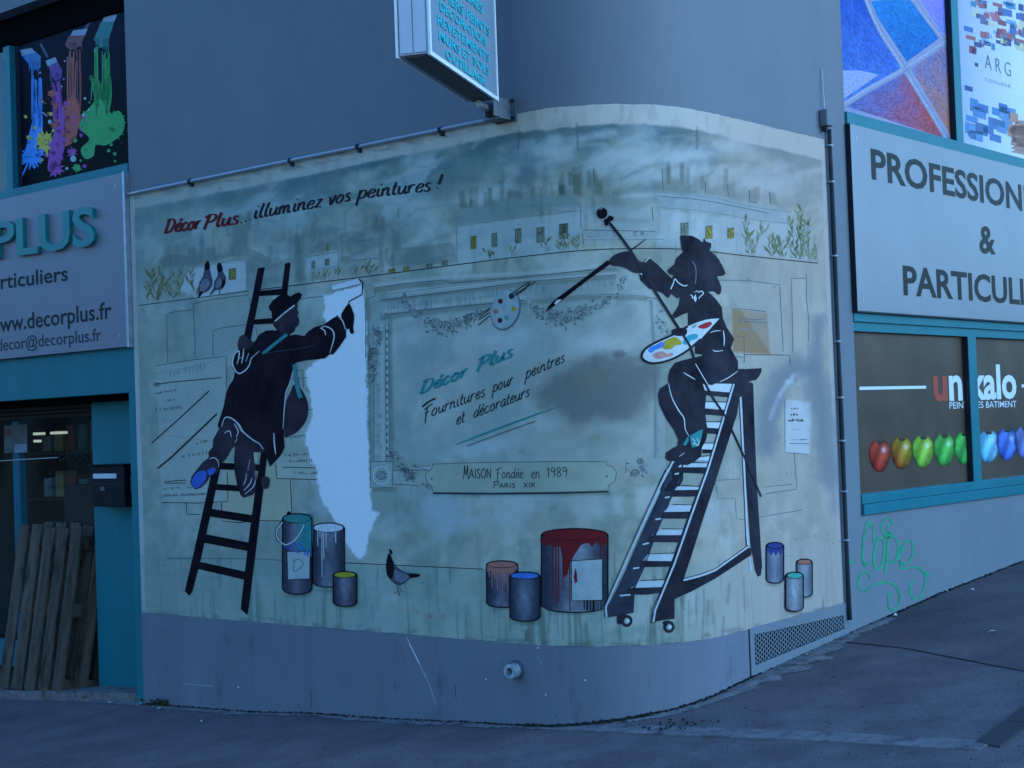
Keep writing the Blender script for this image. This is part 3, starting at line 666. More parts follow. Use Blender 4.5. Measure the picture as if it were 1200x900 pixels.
PT.build('printed_lettering', sg); PT = Paint(base=.001, off=.04)
text_on(PT, 'decor@decorplus.fr', 0, 18, (-3, 411.5), (119, 399), 13.5, mat('grey_print_ink', (.03, .03, .05), .5), 1, bold=.008)
PT.build('printed_lettering', sg)
sg2 = empty('shop_sign', P3(4, 2.34, 0), 'large pale panel reading PROFESSIONNELS & PARTICULIERS between the right windows', 'sign')
mb = MB(); mb.slab(2.343, 9.5, 2.343, 3.588, .0, .037, M_SHEET2); mb.build('panel', sg2, bevel=.001)
mb = MB(); mb.slab(2.336, 2.3425, 2.341, 3.590, .0, .038, M_DARKMETAL); mb.slab(2.337, 9.5, 2.333, 2.3425, .0, .037, M_DARKMETAL); mb.build('edge_frame', sg2)
PT = Paint(base=.001, off=.037)
M_INK2 = mat('charcoal_letter_vinyl', (.015, .014, .014), .4, .1, spec=.12)
text_on(PT, 'PROFESSIONNELS', 0, 10, (1021.5, 210), (1198, 247.5), 36, M_INK2, 1, bold=.024)
PT.build('printed_lettering', sg2); PT = Paint(base=.001, off=.037)
text_on(PT, '&', 0, 1, (1148, 296.5), (1167, 298.5), 33, M_INK2, 1, bold=.024)
PT.build('printed_lettering', sg2); PT = Paint(base=.001, off=.037)
text_on(PT, 'PARTICULIERS', 0, 9, (1059, 346), (1200, 357.5), 35, M_INK2, 1, bold=.024)
PT.build('printed_lettering', sg2)
# projecting box sign
Z0 = 3.5; O_ = np.array([-.346, 7.687]); Wn = np.array([-.021, 8.856]); dirw = (Wn - O_) / np.linalg.norm(Wn - O_); perp = np.array([-dirw[1], dirw[0]])
if perp[0] > 0: perp = -perp
TH = .175; ps_ = empty('projecting_sign', (*wall_xy(-.75, .1), Z0), 'white box sign listing paint shop goods in teal letters projecting from the corner', 'sign')
LB = np.linalg.norm(Wn - O_)
def bxs(u0, u1, t0, t1, z0, z1, m):
    c = lambda u, t: O_ + dirw * u + perp * t
    q = [c(u0, t0), c(u1, t0), c(u1, t1), c(u0, t1)]; mb = MB(); mb.hexa([(*p, z0) for p in q] + [(*p, z1) for p in q], m); return mb
M_CAB = mat('white_box_metal', (.55, .58, .66), .35, .06); M_FACE = mat('grey_sign_face', (.20, .27, .33), .4, .05); M_TRIM = mat('bright_aluminium_trim', (.80, .82, .85), .25, .05)
ZTOP = 5.3
bxs(.012, LB - .012, .012, TH - .012, Z0 + .012, ZTOP - .01, M_CAB).build('cabinet', ps_)
bxs(0.003, .0115, .02, TH * .48, Z0 + .02, ZTOP - .02, M_CAB).build('end_panel', ps_); bxs(0.003, .0115, TH * .52, TH - .02, Z0 + .02, ZTOP - .02, M_CAB).build('end_panel', ps_)
for t0_, t1_ in ((-.004, .008), (TH - .008, TH + .004)):
    bxs(.0, .022, t0_, t1_, Z0, ZTOP, M_TRIM).build('trim', ps_); bxs(LB - .022, LB, t0_, t1_, Z0, ZTOP, M_TRIM).build('trim', ps_)
    bxs(.0225, LB - .0225, t0_, t1_, Z0, Z0 + .022, M_TRIM).build('trim', ps_); bxs(.0225, LB - .0225, t0_, t1_, ZTOP - .022, ZTOP, M_TRIM).build('trim', ps_)
bxs(.0225, LB - .0225, .0, .004, Z0 + .0225, ZTOP - .0225, M_FACE).build('face', ps_)
bxs(.0225, LB - .0225, TH - .004, TH, Z0 + .0225, ZTOP - .0225, M_FACE).build('face', ps_)
bxs(.03, LB - .03, .03, TH - .03, Z0 + .004, Z0 + .0115, mat('dull_underside', (.13, .12, .11), .7)).build('underside', ps_)
def face_px(px, py, t=-.006):
    """pixel on the box sign's lettered face -> (u, z)"""
    d_ = ray(px, py); b_ = O_ + perp * t; M_ = np.array([[d_[0], -dirw[0]], [d_[1], -dirw[1]]]); k_, u_ = np.linalg.solve(M_, b_); return u_, CAMZ + k_ * d_[2]
M_TT = mat('teal_sign_letters', (.04, .50, .56), .3, .05)
def face_text(s, pl, pr, caph, i=0, j=None):
    j = j or len(s); v, f = text_mesh(s, bold=.004, extrude=.03); x0 = text_ext(s[:i + 1], bold=.004)[1] - (text_ext(s[i], bold=.004)[1] - text_ext(s[i], bold=.004)[0]); x1 = text_ext(s[:j], bold=.004)[1]
    a = face_px(*pl); b = face_px(*pr); c = face_px(pl[0], pl[1] - caph); sx = (b[0] - a[0]) / (x1 - x0); sy = (c[1] - a[1]) / .73; sl = 0
    mb = MB(); vs = []
    for p in v:
        u = a[0] + (p[0] - x0) * sx; q = O_ + dirw * u - perp * (.0005 + (p[2] + .03) / .06 * .006); vs.append((q[0], q[1], a[1] + p[1] * sy))
    mb.add(vs, f, M_TT); mb.build('lettering', ps_)
for s_, pl_, pr_, ch_ in (('OUTILLAGE', (523, 68), (569, 98.5), 11), ('MURS ET SOLS', (515, 46), (573.5, 85.5), 11.5), ('REVETEMENTS', (513.5, 28), (573.5, 68.5), 11.5), ('DECORATION', (516, 12), (569.5, 49.5), 11.5), ('PAPIERS PEINTS', (509, -10), (574, 35), 12), ('PEINTURES', (519, -24), (566, 10), 12)):
    face_text(s_, pl_, pr_, ch_)
# bracket
br = MB(); br.tube([(*(O_ + dirw * (LB - .1) + perp * TH * .5), Z0 - .02), (*(O_ + dirw * (LB + .13) + perp * TH * .5), Z0 - .02)], .02, M_METAL, 8)
bo = br.build('bracket_arm', ps_)
sb = W(594, 128, .01)[0]
mb = MB(); M_BRK = mat('dull_bracket_steel', (.16, .18, .2), .5, .3, 20, metal=.4); mb.slab(sb - .09, sb + .07, Z0 - .09, Z0 + .05, .002, .012, M_BRK); mb.build('mounting_plate', ps_, bevel=.002)
mb = MB(); mb.slab(sb - .05, sb - .04, Z0 - .07, Z0 + .04, .012, .16, M_BRK); mb.slab(sb + .02, sb + .03, Z0 - .07, Z0 + .04, .012, .16, M_BRK); mb.slab(sb - .09, sb + .04, Z0 - .08, Z0 - .07, .012, .12, M_BRK); mb.build('bracket', ps_)
for dx_, dz_ in ((-.07, -.07), (.05, -.07), (-.07, .03), (.05, .03)):
    mb = MB(); c = P3(sb + dx_, Z0 + dz_, .012); c2 = P3(sb + dx_, Z0 + dz_, .026); mb.tube([c, c2], .01, M_DARKMETAL, 6); mb.build('bolt', ps_)

# ================================================================== CONDUITS, SPIGOT, VENT
cd = empty('conduit', P3(-2.5, 3.45, .03), 'thin grey conduit running along the top left edge of the mural', 'conduit')
pp = [W(149, 226, .03), W(300, 198.5, .03), W(400, 177.5, .03), W(500, 155, .03), W(583, 136, .03)]
zc = [p[1] for p in pp]; s0_, s1_ = pp[0][0], pp[-1][0]; za = np.polyfit([p[0] for p in pp], zc, 1)
mb = MB(); mb.tube([P3(s0_ + (s1_ - s0_) * t, float(np.polyval(za, s0_ + (s1_ - s0_) * t)), .028 + .002 * math.sin(t * 17)) for t in np.linspace(0, 1, 24)], .0125, M_PIPE, 10); mb.build('pipe', cd, smooth=True)
for px_ in (231, 350, 430, 528):
    q = W(px_, 500, .03)[0]; z = float(np.polyval(za, q)); mb = MB(); mb.tube([P3(q - .012, z, .028), P3(q + .012, z, .028)], .019, M_BLACKPIPE, 8); mb.slab(q - .01, q + .01, z - .035, z - .01, .002, .03, M_BLACKPIPE); mb.build('clip', cd)
vp = empty('cable_pipe', P3(2.09, .4, .02), 'dark vertical cable pipe with a junction box at the right edge of the mural', 'pipe')
mb = MB(); mb.tube([P3(2.085 + .003 * math.sin(z * 5), z, .024) for z in np.linspace(.33, 3.52, 30)], .014, M_BLACKPIPE, 10); mb.build('pipe', vp, smooth=True)
q, z = W(971.5, 138, .05); mb = MB(); mb.slab(q - .045, q + .04, z - .055, z + .055, .002, .06, mat('grey_junction_box', (.16, .18, .2), .5)); mb.build('junction_box', vp, bevel=.01)
mb = MB(); mb.slab(q - .03, q - .005, z - .09, z - .056, .01, .045, M_BLACKPIPE); mb.build('cable_gland', vp, bevel=.004)
mb = MB(); mb.tube([P3(q, z + .055, .02), P3(q, z + .33, .012)], .004, mat('pale_cable', (.5, .52, .55), .5), 6); mb.build('cable', vp)
for py_ in (172, 214, 300, 400, 466, 517, 577, 635):
    z = W(978, py_, .02)[1]; mb = MB(); mb.slab(2.066, 2.104, z - .006, z + .006, .002, .041, M_PIPE); mb.build('clip', vp, bevel=.003)
# thin dark shadow gap strip beside it: the joint between the two walls
mb = MB(); mb.slab(2.098, 2.106, .1, 3.6, -.01, .003, M_DIRT); mb.build('wall_joint', bld)

sp_ = W(606, 785)
spo = empty('overflow_spout', P3(sp_[0], sp_[1], 0), 'short grey overflow pipe stub poking out of the plinth', 'pipe')
def wall_cyl(S, z, r0, r1, o0, o1, m, n=20):      # hollow stub along the wall's normal
    c0 = np.array(P3(S, z, o0)); c1 = np.array(P3(S, z, o1)); d_ = (c1 - c0) / np.linalg.norm(c1 - c0); t_ = np.cross([0, 0, 1], d_); u_ = np.array([0, 0, 1]); mb = MB(); vs = []
    for c, r in ((c0, r0), (c1, r0), (c1, r1), (c0, r1)):
        for k in range(n):
            a_ = 2 * math.pi * k / n; vs.append(tuple(c + t_ * math.cos(a_) * r + u_ * math.sin(a_) * r))
    mb.add(vs, [(j * n + k, j * n + (k + 1) % n, ((j + 1) % 4) * n + (k + 1) % n, ((j + 1) % 4) * n + k) for j in range(4) for k in range(n)], m); return mb
wall_cyl(sp_[0], sp_[1], .042, .022, .003, .07, mat('worn_grey_pipe', (.33, .38, .42), .5, .4, 30)).build('stub', spo)
wall_cyl(sp_[0], sp_[1], .058, .04, .003, .014, mat('collar_putty', (.10, .11, .15), .8, .3, 30)).build('collar', spo)
wall_cyl(sp_[0], sp_[1], .0225, .001, .004, .02, M_BLACK).build('dark_bore', spo)

# vent
v00 = W(876, 738, .004); vS0, vS1 = .905, 2.06
vt = empty('vent_grille', P3(1.5, 0, .01), 'perforated metal vent cover set low at the right end of the plinth', 'vent')
hz0, hz1 = W(883, 742, .004), W(989, 719, .004); lz0, lz1 = W(886, 781, .004), W(989, 738, .004)
a0, a1 = hz0[0] + .01, hz1[0] - .01
top = lambda q: hz0[1] + (hz1[1] - hz0[1]) * (q - hz0[0]) / (hz1[0] - hz0[0]); bot = lambda q: lz0[1] + (lz1[1] - lz0[1]) * (q - lz0[0]) / (lz1[0] - lz0[0])
D = .0285; mb = MB(); ci = 0
q = a0; col = 0
while q < a1:
    z = top(q) - .008 - (D / 2 if col % 2 else 0)
    while z > bot(q) + .006:
        vs = []
        for o_ in (.008, .004):
            for k in range(12):
                t = math.pi / 6 * k; R_ = D / math.sqrt(3) if k % 2 == 0 else D / 2; vs.append(P3(q + R_ * math.cos(t), z + R_ * math.sin(t), o_))
            for k in range(12):
                t = math.pi / 6 * k; vs.append(P3(q + .0112 * math.cos(t), z + .0122 * math.sin(t), o_))
        fs = []
        for k in range(12):
            k2 = (k + 1) % 12; fs += [(k, k2, 12 + k2, 12 + k), (12 + k, 12 + k2, 36 + k2, 36 + k)]
        mb.add(vs, fs, M_SIDE); z -= D
    q += D * math.sqrt(3) / 2; col += 1
mb.build('perforated_plate', vt, fixn=False)
# frame of the cover
fm = MB()
def strip(Sa, Sb, za0, za1, zb0, zb1): fm.slab(Sa, Sb, za0, za1, -.004, .0085, M_SIDE, z0b=zb0, z1b=zb1)
strip(vS0, vS1 + .035, top(vS0) - .008, MZ0 + .006, top(vS1) - .008, MZ0 + .034)
gb = lambda q: gz(*wall_xy(q)) - .1
strip(vS0, vS1 + .035, gb(vS0), bot(vS0) + .008, gb(vS1), bot(vS1) + .008)
fm.slab(vS0, a0 - .008, bot(vS0) + .008, top(vS0) - .008, -.004, .0084, M_SIDE); fm.slab(a1 + .002, vS1 + .035, bot(vS1) + .008, top(vS1) - .008, -.004, .0084, M_SIDE)
fm.build('cover_frame', vt)
mb = MB(); mb.slab(vS0 + .01, vS1, -.3, .40, -.058, -.05, M_BLACK); mb.build('duct_void', vt)
mb = MB(); mb.slab(.893, .904, -.2, MZ0, -.01, .0055, M_DIRT); mb.build('cover_joint', vt)

# ================================================================== GRAFFITI
M_GR = mat('green_spray_paint', (.04, .32, .17), .8, .35, 18)
gp = Paint(base=.002, off=0)
Z6 = lambda L: [(900 + x / 5.295, 600 + y / 5.295) for x, y in L]
for L, wd in (([(635, 90), (625, 55), (605, 100), (588, 200), (588, 300), (605, 332), (628, 300)], 3.2), ([(640, 80), (655, 110), (652, 190)], 2.6),
              ([(715, 175), (690, 160), (668, 210), (655, 290), (665, 345), (690, 350), (712, 300), (722, 220), (715, 175)], 3.6),
              ([(745, 150), (740, 250), (727, 385)], 3.0), ([(738, 165), (775, 150), (805, 200), (800, 280), (770, 315), (740, 305)], 3.2),
              ([(822, 260), (850, 190), (885, 180), (900, 220), (885, 290), (840, 330), (815, 300), (812, 250), (830, 215)], 3.0), ([(812, 300), (830, 350), (880, 345), (925, 345), (965, 375), (975, 430), (955, 510), (920, 540), (890, 520), (880, 460), (905, 420)], 2.8),
              ([(715, 130), (700, 90), (720, 45), (755, 40), (775, 75)], 2.6), ([(770, 75), (745, 85), (735, 115), (760, 135), (780, 125)], 2.4),
              ([(635, 420), (620, 380), (585, 375), (560, 430), (570, 480), (600, 490), (640, 462), (700, 440), (750, 435), (795, 465), (815, 520), (805, 580), (770, 612), (748, 580), (748, 520), (765, 495)], 3.0)):
    gp.stroke(Z6(L), wd * .8, M_GR, 1)
gp.ell(997, 659, 2.5, 2.5, M_GR, 1); gp.ell(1086, 672.5, 3, 3, M_GR, 1); gp.ell(1040, 627, 5, 4, M_GR, 1)
tag(gp.build('graffiti'), 'green spray painted graffiti tag with curls below the right window', 'graffiti')

# ================================================================== WINDOW FILMS AND POSTERS
M_WHITE = mat('white_vinyl', (.75, .76, .78), .45, .04); M_RED = mat('brick_red_vinyl', (.45, .07, .04), .45, .05)
uf = empty('window_film', P3(3.2, 1.126, -.045), 'dark paint brand film with a row of coloured apples on the lower right windows', 'window film')
lg = Paint(base=.001, off=-.05)
text_on(lg, 'u', 0, 1, (1094, 470), (1110.5, 470), 43, M_RED, 2, bold=.03); text_on(lg, 'nikalo', 0, 6, (1112.5, 470), (1191.5, 467), 43, M_WHITE, 2, bold=.03)
text_on(lg, 'PEINTURES BATIMENT', 0, 18, (1112.5, 479), (1191, 477), 7.8, M_WHITE, 2, bold=.006)
lg.build('lettering', uf)
ba = Paint(base=.001, off=-.05); ba.poly([(1007, 453.2), (1085, 452), (1085, 455.4), (1007, 457)], M_WHITE, 1); ba.build('white_bar', uf)
ba = Paint(base=.001, off=-.05); ba.poly([(1197, 450.5), (1240, 450), (1240, 453), (1197, 454)], M_WHITE, 1); ba.build('white_bar', uf)
APP = [(1030.5, 534, '#a02c20', '#c85038'), (1056.5, 530.5, '#98401c', '#b8a030'), (1081.5, 529, '#70b038', '#b0c850'), (1106.5, 527, '#40a040', '#70c058'), (1130, 525, '#3aa048', '#6cc45c'), (1158, 523, '#60b0d0', '#98d0e8'), (1180, 520.5, '#4060b8', '#6888d0'), (1201, 518, '#6870b8', '#8890c8')]
for ax, ay, c1, c2 in APP:
    c1, c2 = np.array(lin(c1)), np.array(lin(c2)); p = Paint(base=.001, off=-.05)
    def fn(u, v, ax=ax, ay=ay):
        r = v; t = 2 * math.pi * u; rx = 12.6 * (1 - .16 * math.sin(t)) * (1 - .05 * math.sin(t) ** 2); top_ = (-.20 * max(0, 1 - abs(math.cos(t)) * 2.4) if math.sin(t) < 0 else -.07 * max(0, 1 - abs(math.cos(t)) * 4))
        return (ax + rx * r * math.cos(t), ay + 20 * r * math.sin(t) * (1 + top_))
    def cf(u, v):
        t = 2 * math.pi * u; x = v * math.cos(t); y = v * math.sin(t); k = min(1, max(0, .5 + .45 * x - .35 * y)); c = c1 * (1 - k) + c2 * k
        c = c * (1 - .75 * v ** 5) * (1 + .22 * math.sin(t * 9 + ax) * v) * (.72 + .28 * math.sin(x * 5 + y * 3 + ax)); h = math.exp(-((x - .35) ** 2 + (y + .35) ** 2) / .02); c = c * 1.35; return tuple(c * (1 - .6 * h) + .6 * h * np.array([.8, .85, .9]))
    p.grid(fn, cf, 22, 8, M_PRINT, 1); p.ell(ax + .5, ay - 15.5, 4, 1.8, mat('apple_dimple_print', (.03, .025, .012), .5), 2, n=10); p.stroke([(ax + .5, ay - 15.5), (ax + 1.2, ay - 20), (ax + 3.2, ay - 23.5)], 1.3, mat('apple_stalk_print', (.09, .07, .04), .5), 3); p.build('printed_apple', uf)

# pigment poster, upper right
pg = Paint(base=.0005, off=-.053)
Z7 = lambda x, y: (900 + x / 4, y / 4)
def quadfill(pa, c4, f, nu=16, nv=16, lv=1):
    a, b, c, d = [np.array(q, float) for q in c4]
    pa.grid(lambda u, v: tuple((a * (1 - u) + b * u) * (1 - v) + (d * (1 - u) + c * u) * v), f, nu, nv, M_PRINT, lv)
def mixc(a, b, k): return tuple(np.array(lin(a)) * (1 - k) + np.array(lin(b)) * k)
def nz(u, v, s=9): return .5 + .25 * math.sin(u * s + 3 * math.sin(v * s * .7)) + .25 * math.sin(v * s * 1.3 + 2 * math.sin(u * s * 1.1))
Ztop = -120
quadfill(pg, [(973, -134), (1111, -70), (1122, 170), (986, 130)], lambda u, v: mixc('#a8a0b8', '#8f8fae', nz(u, v, 14)), 10, 10, 1)
def cell(pts, ca, cb, lv=2, seed=0):
    a, b, c, d = [Z7(*p) for p in pts]
    quadfill(pg, [a, b, c, d], lambda u, v: tuple(np.clip(np.array(mixc(ca, cb, min(1, max(0, .15 + .9 * v * (1 - .3 * u) + .25 * (nz(u + seed, v, 11) - .5))))) * (1 + .7 * (random.random() - .5)), 0, 1)), 46, 46, lv)
cell([(310, -100), (440, -60), (620, 320), (345, 480)], '#2448a8', '#5076c0'); cell([(335, 330), (430, 330), (520, 350), (345, 470)], '#9aa8d8', '#a8a4c0', 3)
cell([(465, 10), (650, -20), (800, 180), (650, 290)], '#2a80c0', '#2a6ab0'); cell([(310, -510), (430, -460), (440, -80), (312, -120)], '#6a78d0', '#4a68c8'); cell([(470, -440), (640, -380), (640, -60), (465, -40)], '#8a68a8', '#a86878'); cell([(690, -360), (830, -300), (840, -90), (690, -70)], '#b87850', '#9a6868'); cell([(690, -40), (850, -60), (845, 150), (820, 165)], '#9a80d8', '#7a88d8')
cell([(365, 498), (630, 340), (640, 350), (850, 655)], '#4a70b0', '#b8504a', 2, 3); cell([(670, 325), (840, 205), (868, 640), (860, 640)], '#7a78a8', '#c07850', 2, 5)
for L, wd in (([(440, -60), (520, 130), (640, 320), (840, 650)], 7), ([(345, 500), (470, 420), (640, 325), (845, 190)], 7), ([(660, -40), (740, 80), (825, 185)], 6)):
    L = [Z7(*p) for p in L]; pg.stroke(L, wd, mat('pale_divider_print', (.30, .30, .42), .5, .25, 30), 4); pg.stroke([(p[0] + 2.2, p[1] + 1.6) for p in L], 1.2, mat('mauve_divider_print', (.24, .20, .34), .35), 5); pg.stroke([(p[0] - 1.5, p[1] - .8) for p in L], 1.0, mat('light_divider_print', (.42, .42, .55), .5, .3, 40), 5)
tag(pg.build('pigment_poster'), 'poster of blue and pink pigment powders in crossed compartments in the upper right window', 'poster')
# colour card poster
pc = Paint(base=.0005, off=-.053)
quadfill(pc, [(1116, -66), (1219, -17), (1229, 196), (1127, 169)], lambda u, v: mixc('#98a2b8', '#d8dce4', min(1, .1 + v * .2 + u * 1.2)), 10, 10, 1)
random.seed(5)
CC = ['#3a62a0', '#8a3a4a', '#b06878', '#4a88b8', '#5a5a88', '#c8c0a0', '#2a3a78', '#a05050', '#7aa0c8', '#3a7898', '#b8a8c0']
for k in range(85):
    u = random.random(); x = 1126 + 74 * u + random.uniform(0, 8); y = (x - 1126) * .25 + random.uniform(-10, 42) - (8 if u > .5 else 0)
    if u < .22 and random.random() < .6: y = random.uniform(20, 105)
    ww, hh = random.uniform(4, 12), random.uniform(4, 9); sl_ = .27
    c = CC[random.randrange(len(CC))]; pc.poly([(x, y), (x + ww, y + ww * sl_), (x + ww, y + ww * sl_ + hh), (x, y + hh)], mat('swatch_%s' % c[1:], lin(c), .4, .1), 2 + k % 3)
for k in range(26):
    x = 1130 + random.uniform(0, 52); y = 112 + (x - 1130) * .2 + random.uniform(0, 40); ww, hh = random.uniform(8, 16), random.uniform(7, 14); c = ['#3a6aa0', '#4478ae', '#35608e', '#5a88b4'][k % 4] if x < 1178 else '#b08070'
    pc.poly([(x, y), (x + ww, y + ww * .3), (x + ww, y + ww * .3 + hh), (x, y + hh)], mat('swatch_%s' % c[1:], lin(c), .4, .1), 2 + k % 3)
for k in range(8): pc.poly([(1184 + random.uniform(0, 14), 140 + k * 5 + random.uniform(-4, 4)) for _ in range(1)] + [(1210, 142 + k * 5), (1212, 156 + k * 4), (1184, 150 + k * 4)], mat('swatch_b08070', lin('#b08070'), .4, .1), 3)
text_on(pc, 'ARG', 0, 3, (1154, 79.5), (1184.5, 90), 16, mat('slate_print', (.10, .12, .15), .4), 6, bold=-.012, space=1.55); text_on(pc, 'COULEUR', 0, 7, (1154, 95), (1184, 103.5), 4, mat('slate_print', (.1, .12, .15), .4), 6, bold=-.01, space=1.5)
tag(pc.build('colour_card_poster'), 'white poster with scattered colour swatches and thin grey capitals beside the pigment poster', 'poster')

# paint splash poster, upper left
pl_ = Paint(base=.0005, off=-.148)
quadfill(pl_, [(14, 40), (152, -4), (152, 196), (14, 226)], lambda u, v: mixc('#07080f', '#1a1c34', max(0, min(1, .75 - v + .3 * (nz(u, v, 6) - .5)))), 20, 20, 1)
Z1 = lambda L: [(x / 4, y / 4) for x, y in L]
cm = lambda c: mat('splash_%s' % c[1:], lin(c), .4, .12, 14)
def splat(cx, cy, r, c, n=16, lv=4, ry=None):
    ry = ry or r; pts = []
    for k in range(n * 2):
        t = math.pi * k / n; q = random.uniform(.95, 1.5) if k % 2 else random.uniform(.6, .85); pts.append((cx + r * q * math.cos(t), cy + ry * q * math.sin(t)))
    pl_.poly(Z1(pts), cm(c), lv, smooth=False)
random.seed(11)
BL, PU, RE, GN, YE = '#3a88e0', '#a03098', '#b84838', '#2fa050', '#c8b838'
pl_.poly(Z1([(165, 520), (195, 515), (200, 620), (170, 700), (180, 745), (120, 740), (135, 640), (150, 580)]), cm(BL), 3, True); splat(150, 735, 48, BL); splat(210, 665, 40, YE, 12, 4, 50)
for x0, y0, y1 in ((150, 330, 560), (172, 380, 540), (188, 370, 560)): pl_.stroke(Z1([(x0, y0), (x0, y1)]), 1.4, mat('faint_blue_drip', lin('#3a5c94'), .4), 2)
pl_.poly(Z1([(270, 560), (300, 500), (310, 640), (290, 740), (250, 800), (225, 790), (240, 680)]), cm(PU), 4, True); splat(262, 790, 36, PU, 10); splat(340, 715, 22, PU, 9)
pl_.poly(Z1([(310, 510), (345, 440), (375, 520), (370, 600), (340, 670), (300, 680), (300, 600)]), cm(RE), 4, True)
for x0 in (325, 345, 362): pl_.stroke(Z1([(x0, 240), (x0 + 4, 520)]), 1.3, mat('faint_red_drip', lin('#5a3848'), .4), 2)
pl_.poly(Z1([(470, 410), (515, 350), (525, 450), (515, 530), (560, 520), (585, 570), (570, 630), (500, 680), (450, 680), (440, 730), (400, 745), (380, 700), (420, 650), (370, 600), (380, 550), (440, 480)]), cm(GN), 3, True); splat(530, 590, 50, GN, 15, 4, 60); splat(362, 787, 20, GN, 9)
for x0, y0, y1 in ((447, 310, 470), (480, 240, 400), (510, 250, 380), (492, 300, 420)): pl_.stroke(Z1([(x0, y0), (x0, y1)]), 1.4, mat('faint_green_drip', lin('#2a6a68'), .4), 2)
def brush(hx, hy, L1, L2, c, fer='#8a98b0'):
    pl_.poly(Z1(L1), mat('ferrule_%s' % fer[1:], lin(fer), .35), 4); pl_.poly(Z1(L2), cm(c), 3)
for cx_, wtop, ytop_, ybot_, c_ in ((172, 30, 330, 640, BL), (350, 42, 230, 640, RE), (480, 42, 215, 560, GN), (266, 26, 380, 700, PU)):
    for k in range(9):
        x_ = cx_ + random.uniform(-wtop, wtop) * .8; pl_.stroke(Z1([(x_, ytop_ + random.uniform(0, 60)), (x_ + random.uniform(-8, 8), (ytop_ + ybot_) / 2), (x_ * .8 + cx_ * .2, ybot_ - random.uniform(0, 120))]), random.uniform(.6, 2.6), cm(c_), 3, w1=random.uniform(.8, 3))
for k in range(150):
    cx_, cy_, c_ = random.choice([(150, 700, BL), (205, 640, YE), (260, 700, PU), (330, 600, RE), (410, 620, GN), (520, 600, GN), (340, 640, PU), (250, 560, RE), (300, 520, PU)])
    splat(min(570, max(75, random.gauss(cx_, 45))), min(840, random.gauss(cy_, 60)), abs(random.gauss(5, 4)) + 2, c_, 6, 3 + k % 3)
for k in range(26): pl_.stroke(Z1([(420 + random.uniform(0, 100), 380 + random.uniform(-30, 40)), (425 + random.uniform(0, 95), 470)]), 1.0, cm(GN), 3)
for cx_, c_ in ((150, '#2e6cb0'), (475, '#2a7474'), (350, '#7a3840'), (262, '#702a88')):
    for k in range(7): x_ = cx_ + random.uniform(-28, 34); pl_.stroke(Z1([(x_, {150: 290, 475: 180, 350: 200, 262: 340}[cx_]), (x_ + 2, {150: 340, 475: 235, 350: 240, 262: 385}[cx_] + random.uniform(-20, 30))]), 1.2, cm(c_), 3, w1=.5)
brush(0, 0, [(95, 235), (150, 225), (165, 245), (105, 262)], [(100, 258), (165, 240), (192, 265), (190, 320), (150, 330), (135, 300)], '#2e6cb0'); brush(0, 0, [(215, 285), (260, 268), (270, 288), (225, 312)], [(228, 308), (270, 288), (292, 330), (290, 360), (262, 380), (240, 350)], '#702a88')
brush(0, 0, [(345, 142), (412, 135), (400, 165), (330, 168)], [(325, 168), (398, 162), (380, 215), (330, 235), (305, 210)], '#7a3840'); brush(0, 0, [(490, 75), (550, 68), (538, 100), (480, 103)], [(475, 103), (538, 98), (515, 170), (505, 215), (470, 225), (440, 185)], '#2a7474')
pl_.stroke(Z1([(225, 270), (190, 205)]), 3, mat('handle_print', lin('#3a3a58'), .4), 3); pl_.stroke(Z1([(95, 235), (70, 205)]), 3, mat('handle_print', lin('#3a3a58'), .4), 3); pl_.stroke(Z1([(395, 140), (430, 95)]), 3, mat('handle_print', lin('#3a3a58'), .4), 3)
for x, y, r in ((235, 570, 9), (345, 745, 14), (400, 462, 6), (445, 238, 4), (305, 287, 4), (392, 540, 7), (190, 340, 4), (290, 405, 4), (265, 440, 3), (420, 515, 5), (315, 790, 7)): pl_.ell(x / 4, y / 4, r / 4, r / 4, cm('#9ab0c0'), 6)
pl_.stroke(Z1([(130, 770), (92, 850)]), 2, cm(BL), 4); pl_.stroke(Z1([(80, 740), (150, 735)]), 1.5, cm(BL), 4); pl_.stroke(Z1([(90, 780), (130, 755)]), 1.5, cm(BL), 4); pl_.stroke(Z1([(200, 525), (222, 545)]), 1.2, cm('#9ab0c0'), 5)
tag(pl_.build('paint_splash_poster'), 'dark poster of dripping brushes and bright paint splashes in the upper left window', 'poster')

# ================================================================== THE ROW OF HOUSES ACROSS THE LEFT STREET (added to darken the shop's glass)
ro_ = empty('unseen_terrace', P3(-25, 0, 13), 'plain unseen terrace added across the left street to darken the reflections in the shop door glass', 'building')
mb = MB(); mb.slab(-60, -9, -6, 6.8, 15, 16, mat('terrace_render', (.16, .15, .14), .9, .2, .6)); mb.build('wall', ro_)
mb = MB(); mb.slab(-60.2, -8.8, 6.8, 7.1, 14.7, 16.3, M_DARKMETAL); mb.build('roof', ro_)
for k in range(16):
    for z in (.6, 3.9):
        a = -57 + k * 3; mb = MB(); mb.slab(a, a + 1.1, z, z + 1.8, 14.94, 14.998, M_DARKMETAL); mb.build('window', ro_)

for q, z in ((2.42, 3.5), (2.42, 2.42), (4.2, 3.51), (4.2, 2.42)):
    mb = MB(); mb.tube([P3(q, z, .036), P3(q, z, .0395)], .009, M_METAL, 8); mb.build('screw', sg2)
for q, z in ((-4.40, 3.52), (-4.40, 2.42), (-5.3, 2.42)):
    mb = MB(); mb.tube([P3(q, z, .039), P3(q, z, .0425)], .009, M_METAL, 8); mb.build('screw', sg)

# ================================================================== MURAL
mu = empty('mural', P3(0, MZ0, 0), 'mural of two silhouetted painters on ladders above the Paris rooftops round the building corner', 'mural')
random.seed(21)
SM0, SM1 = -4.284, 2.05
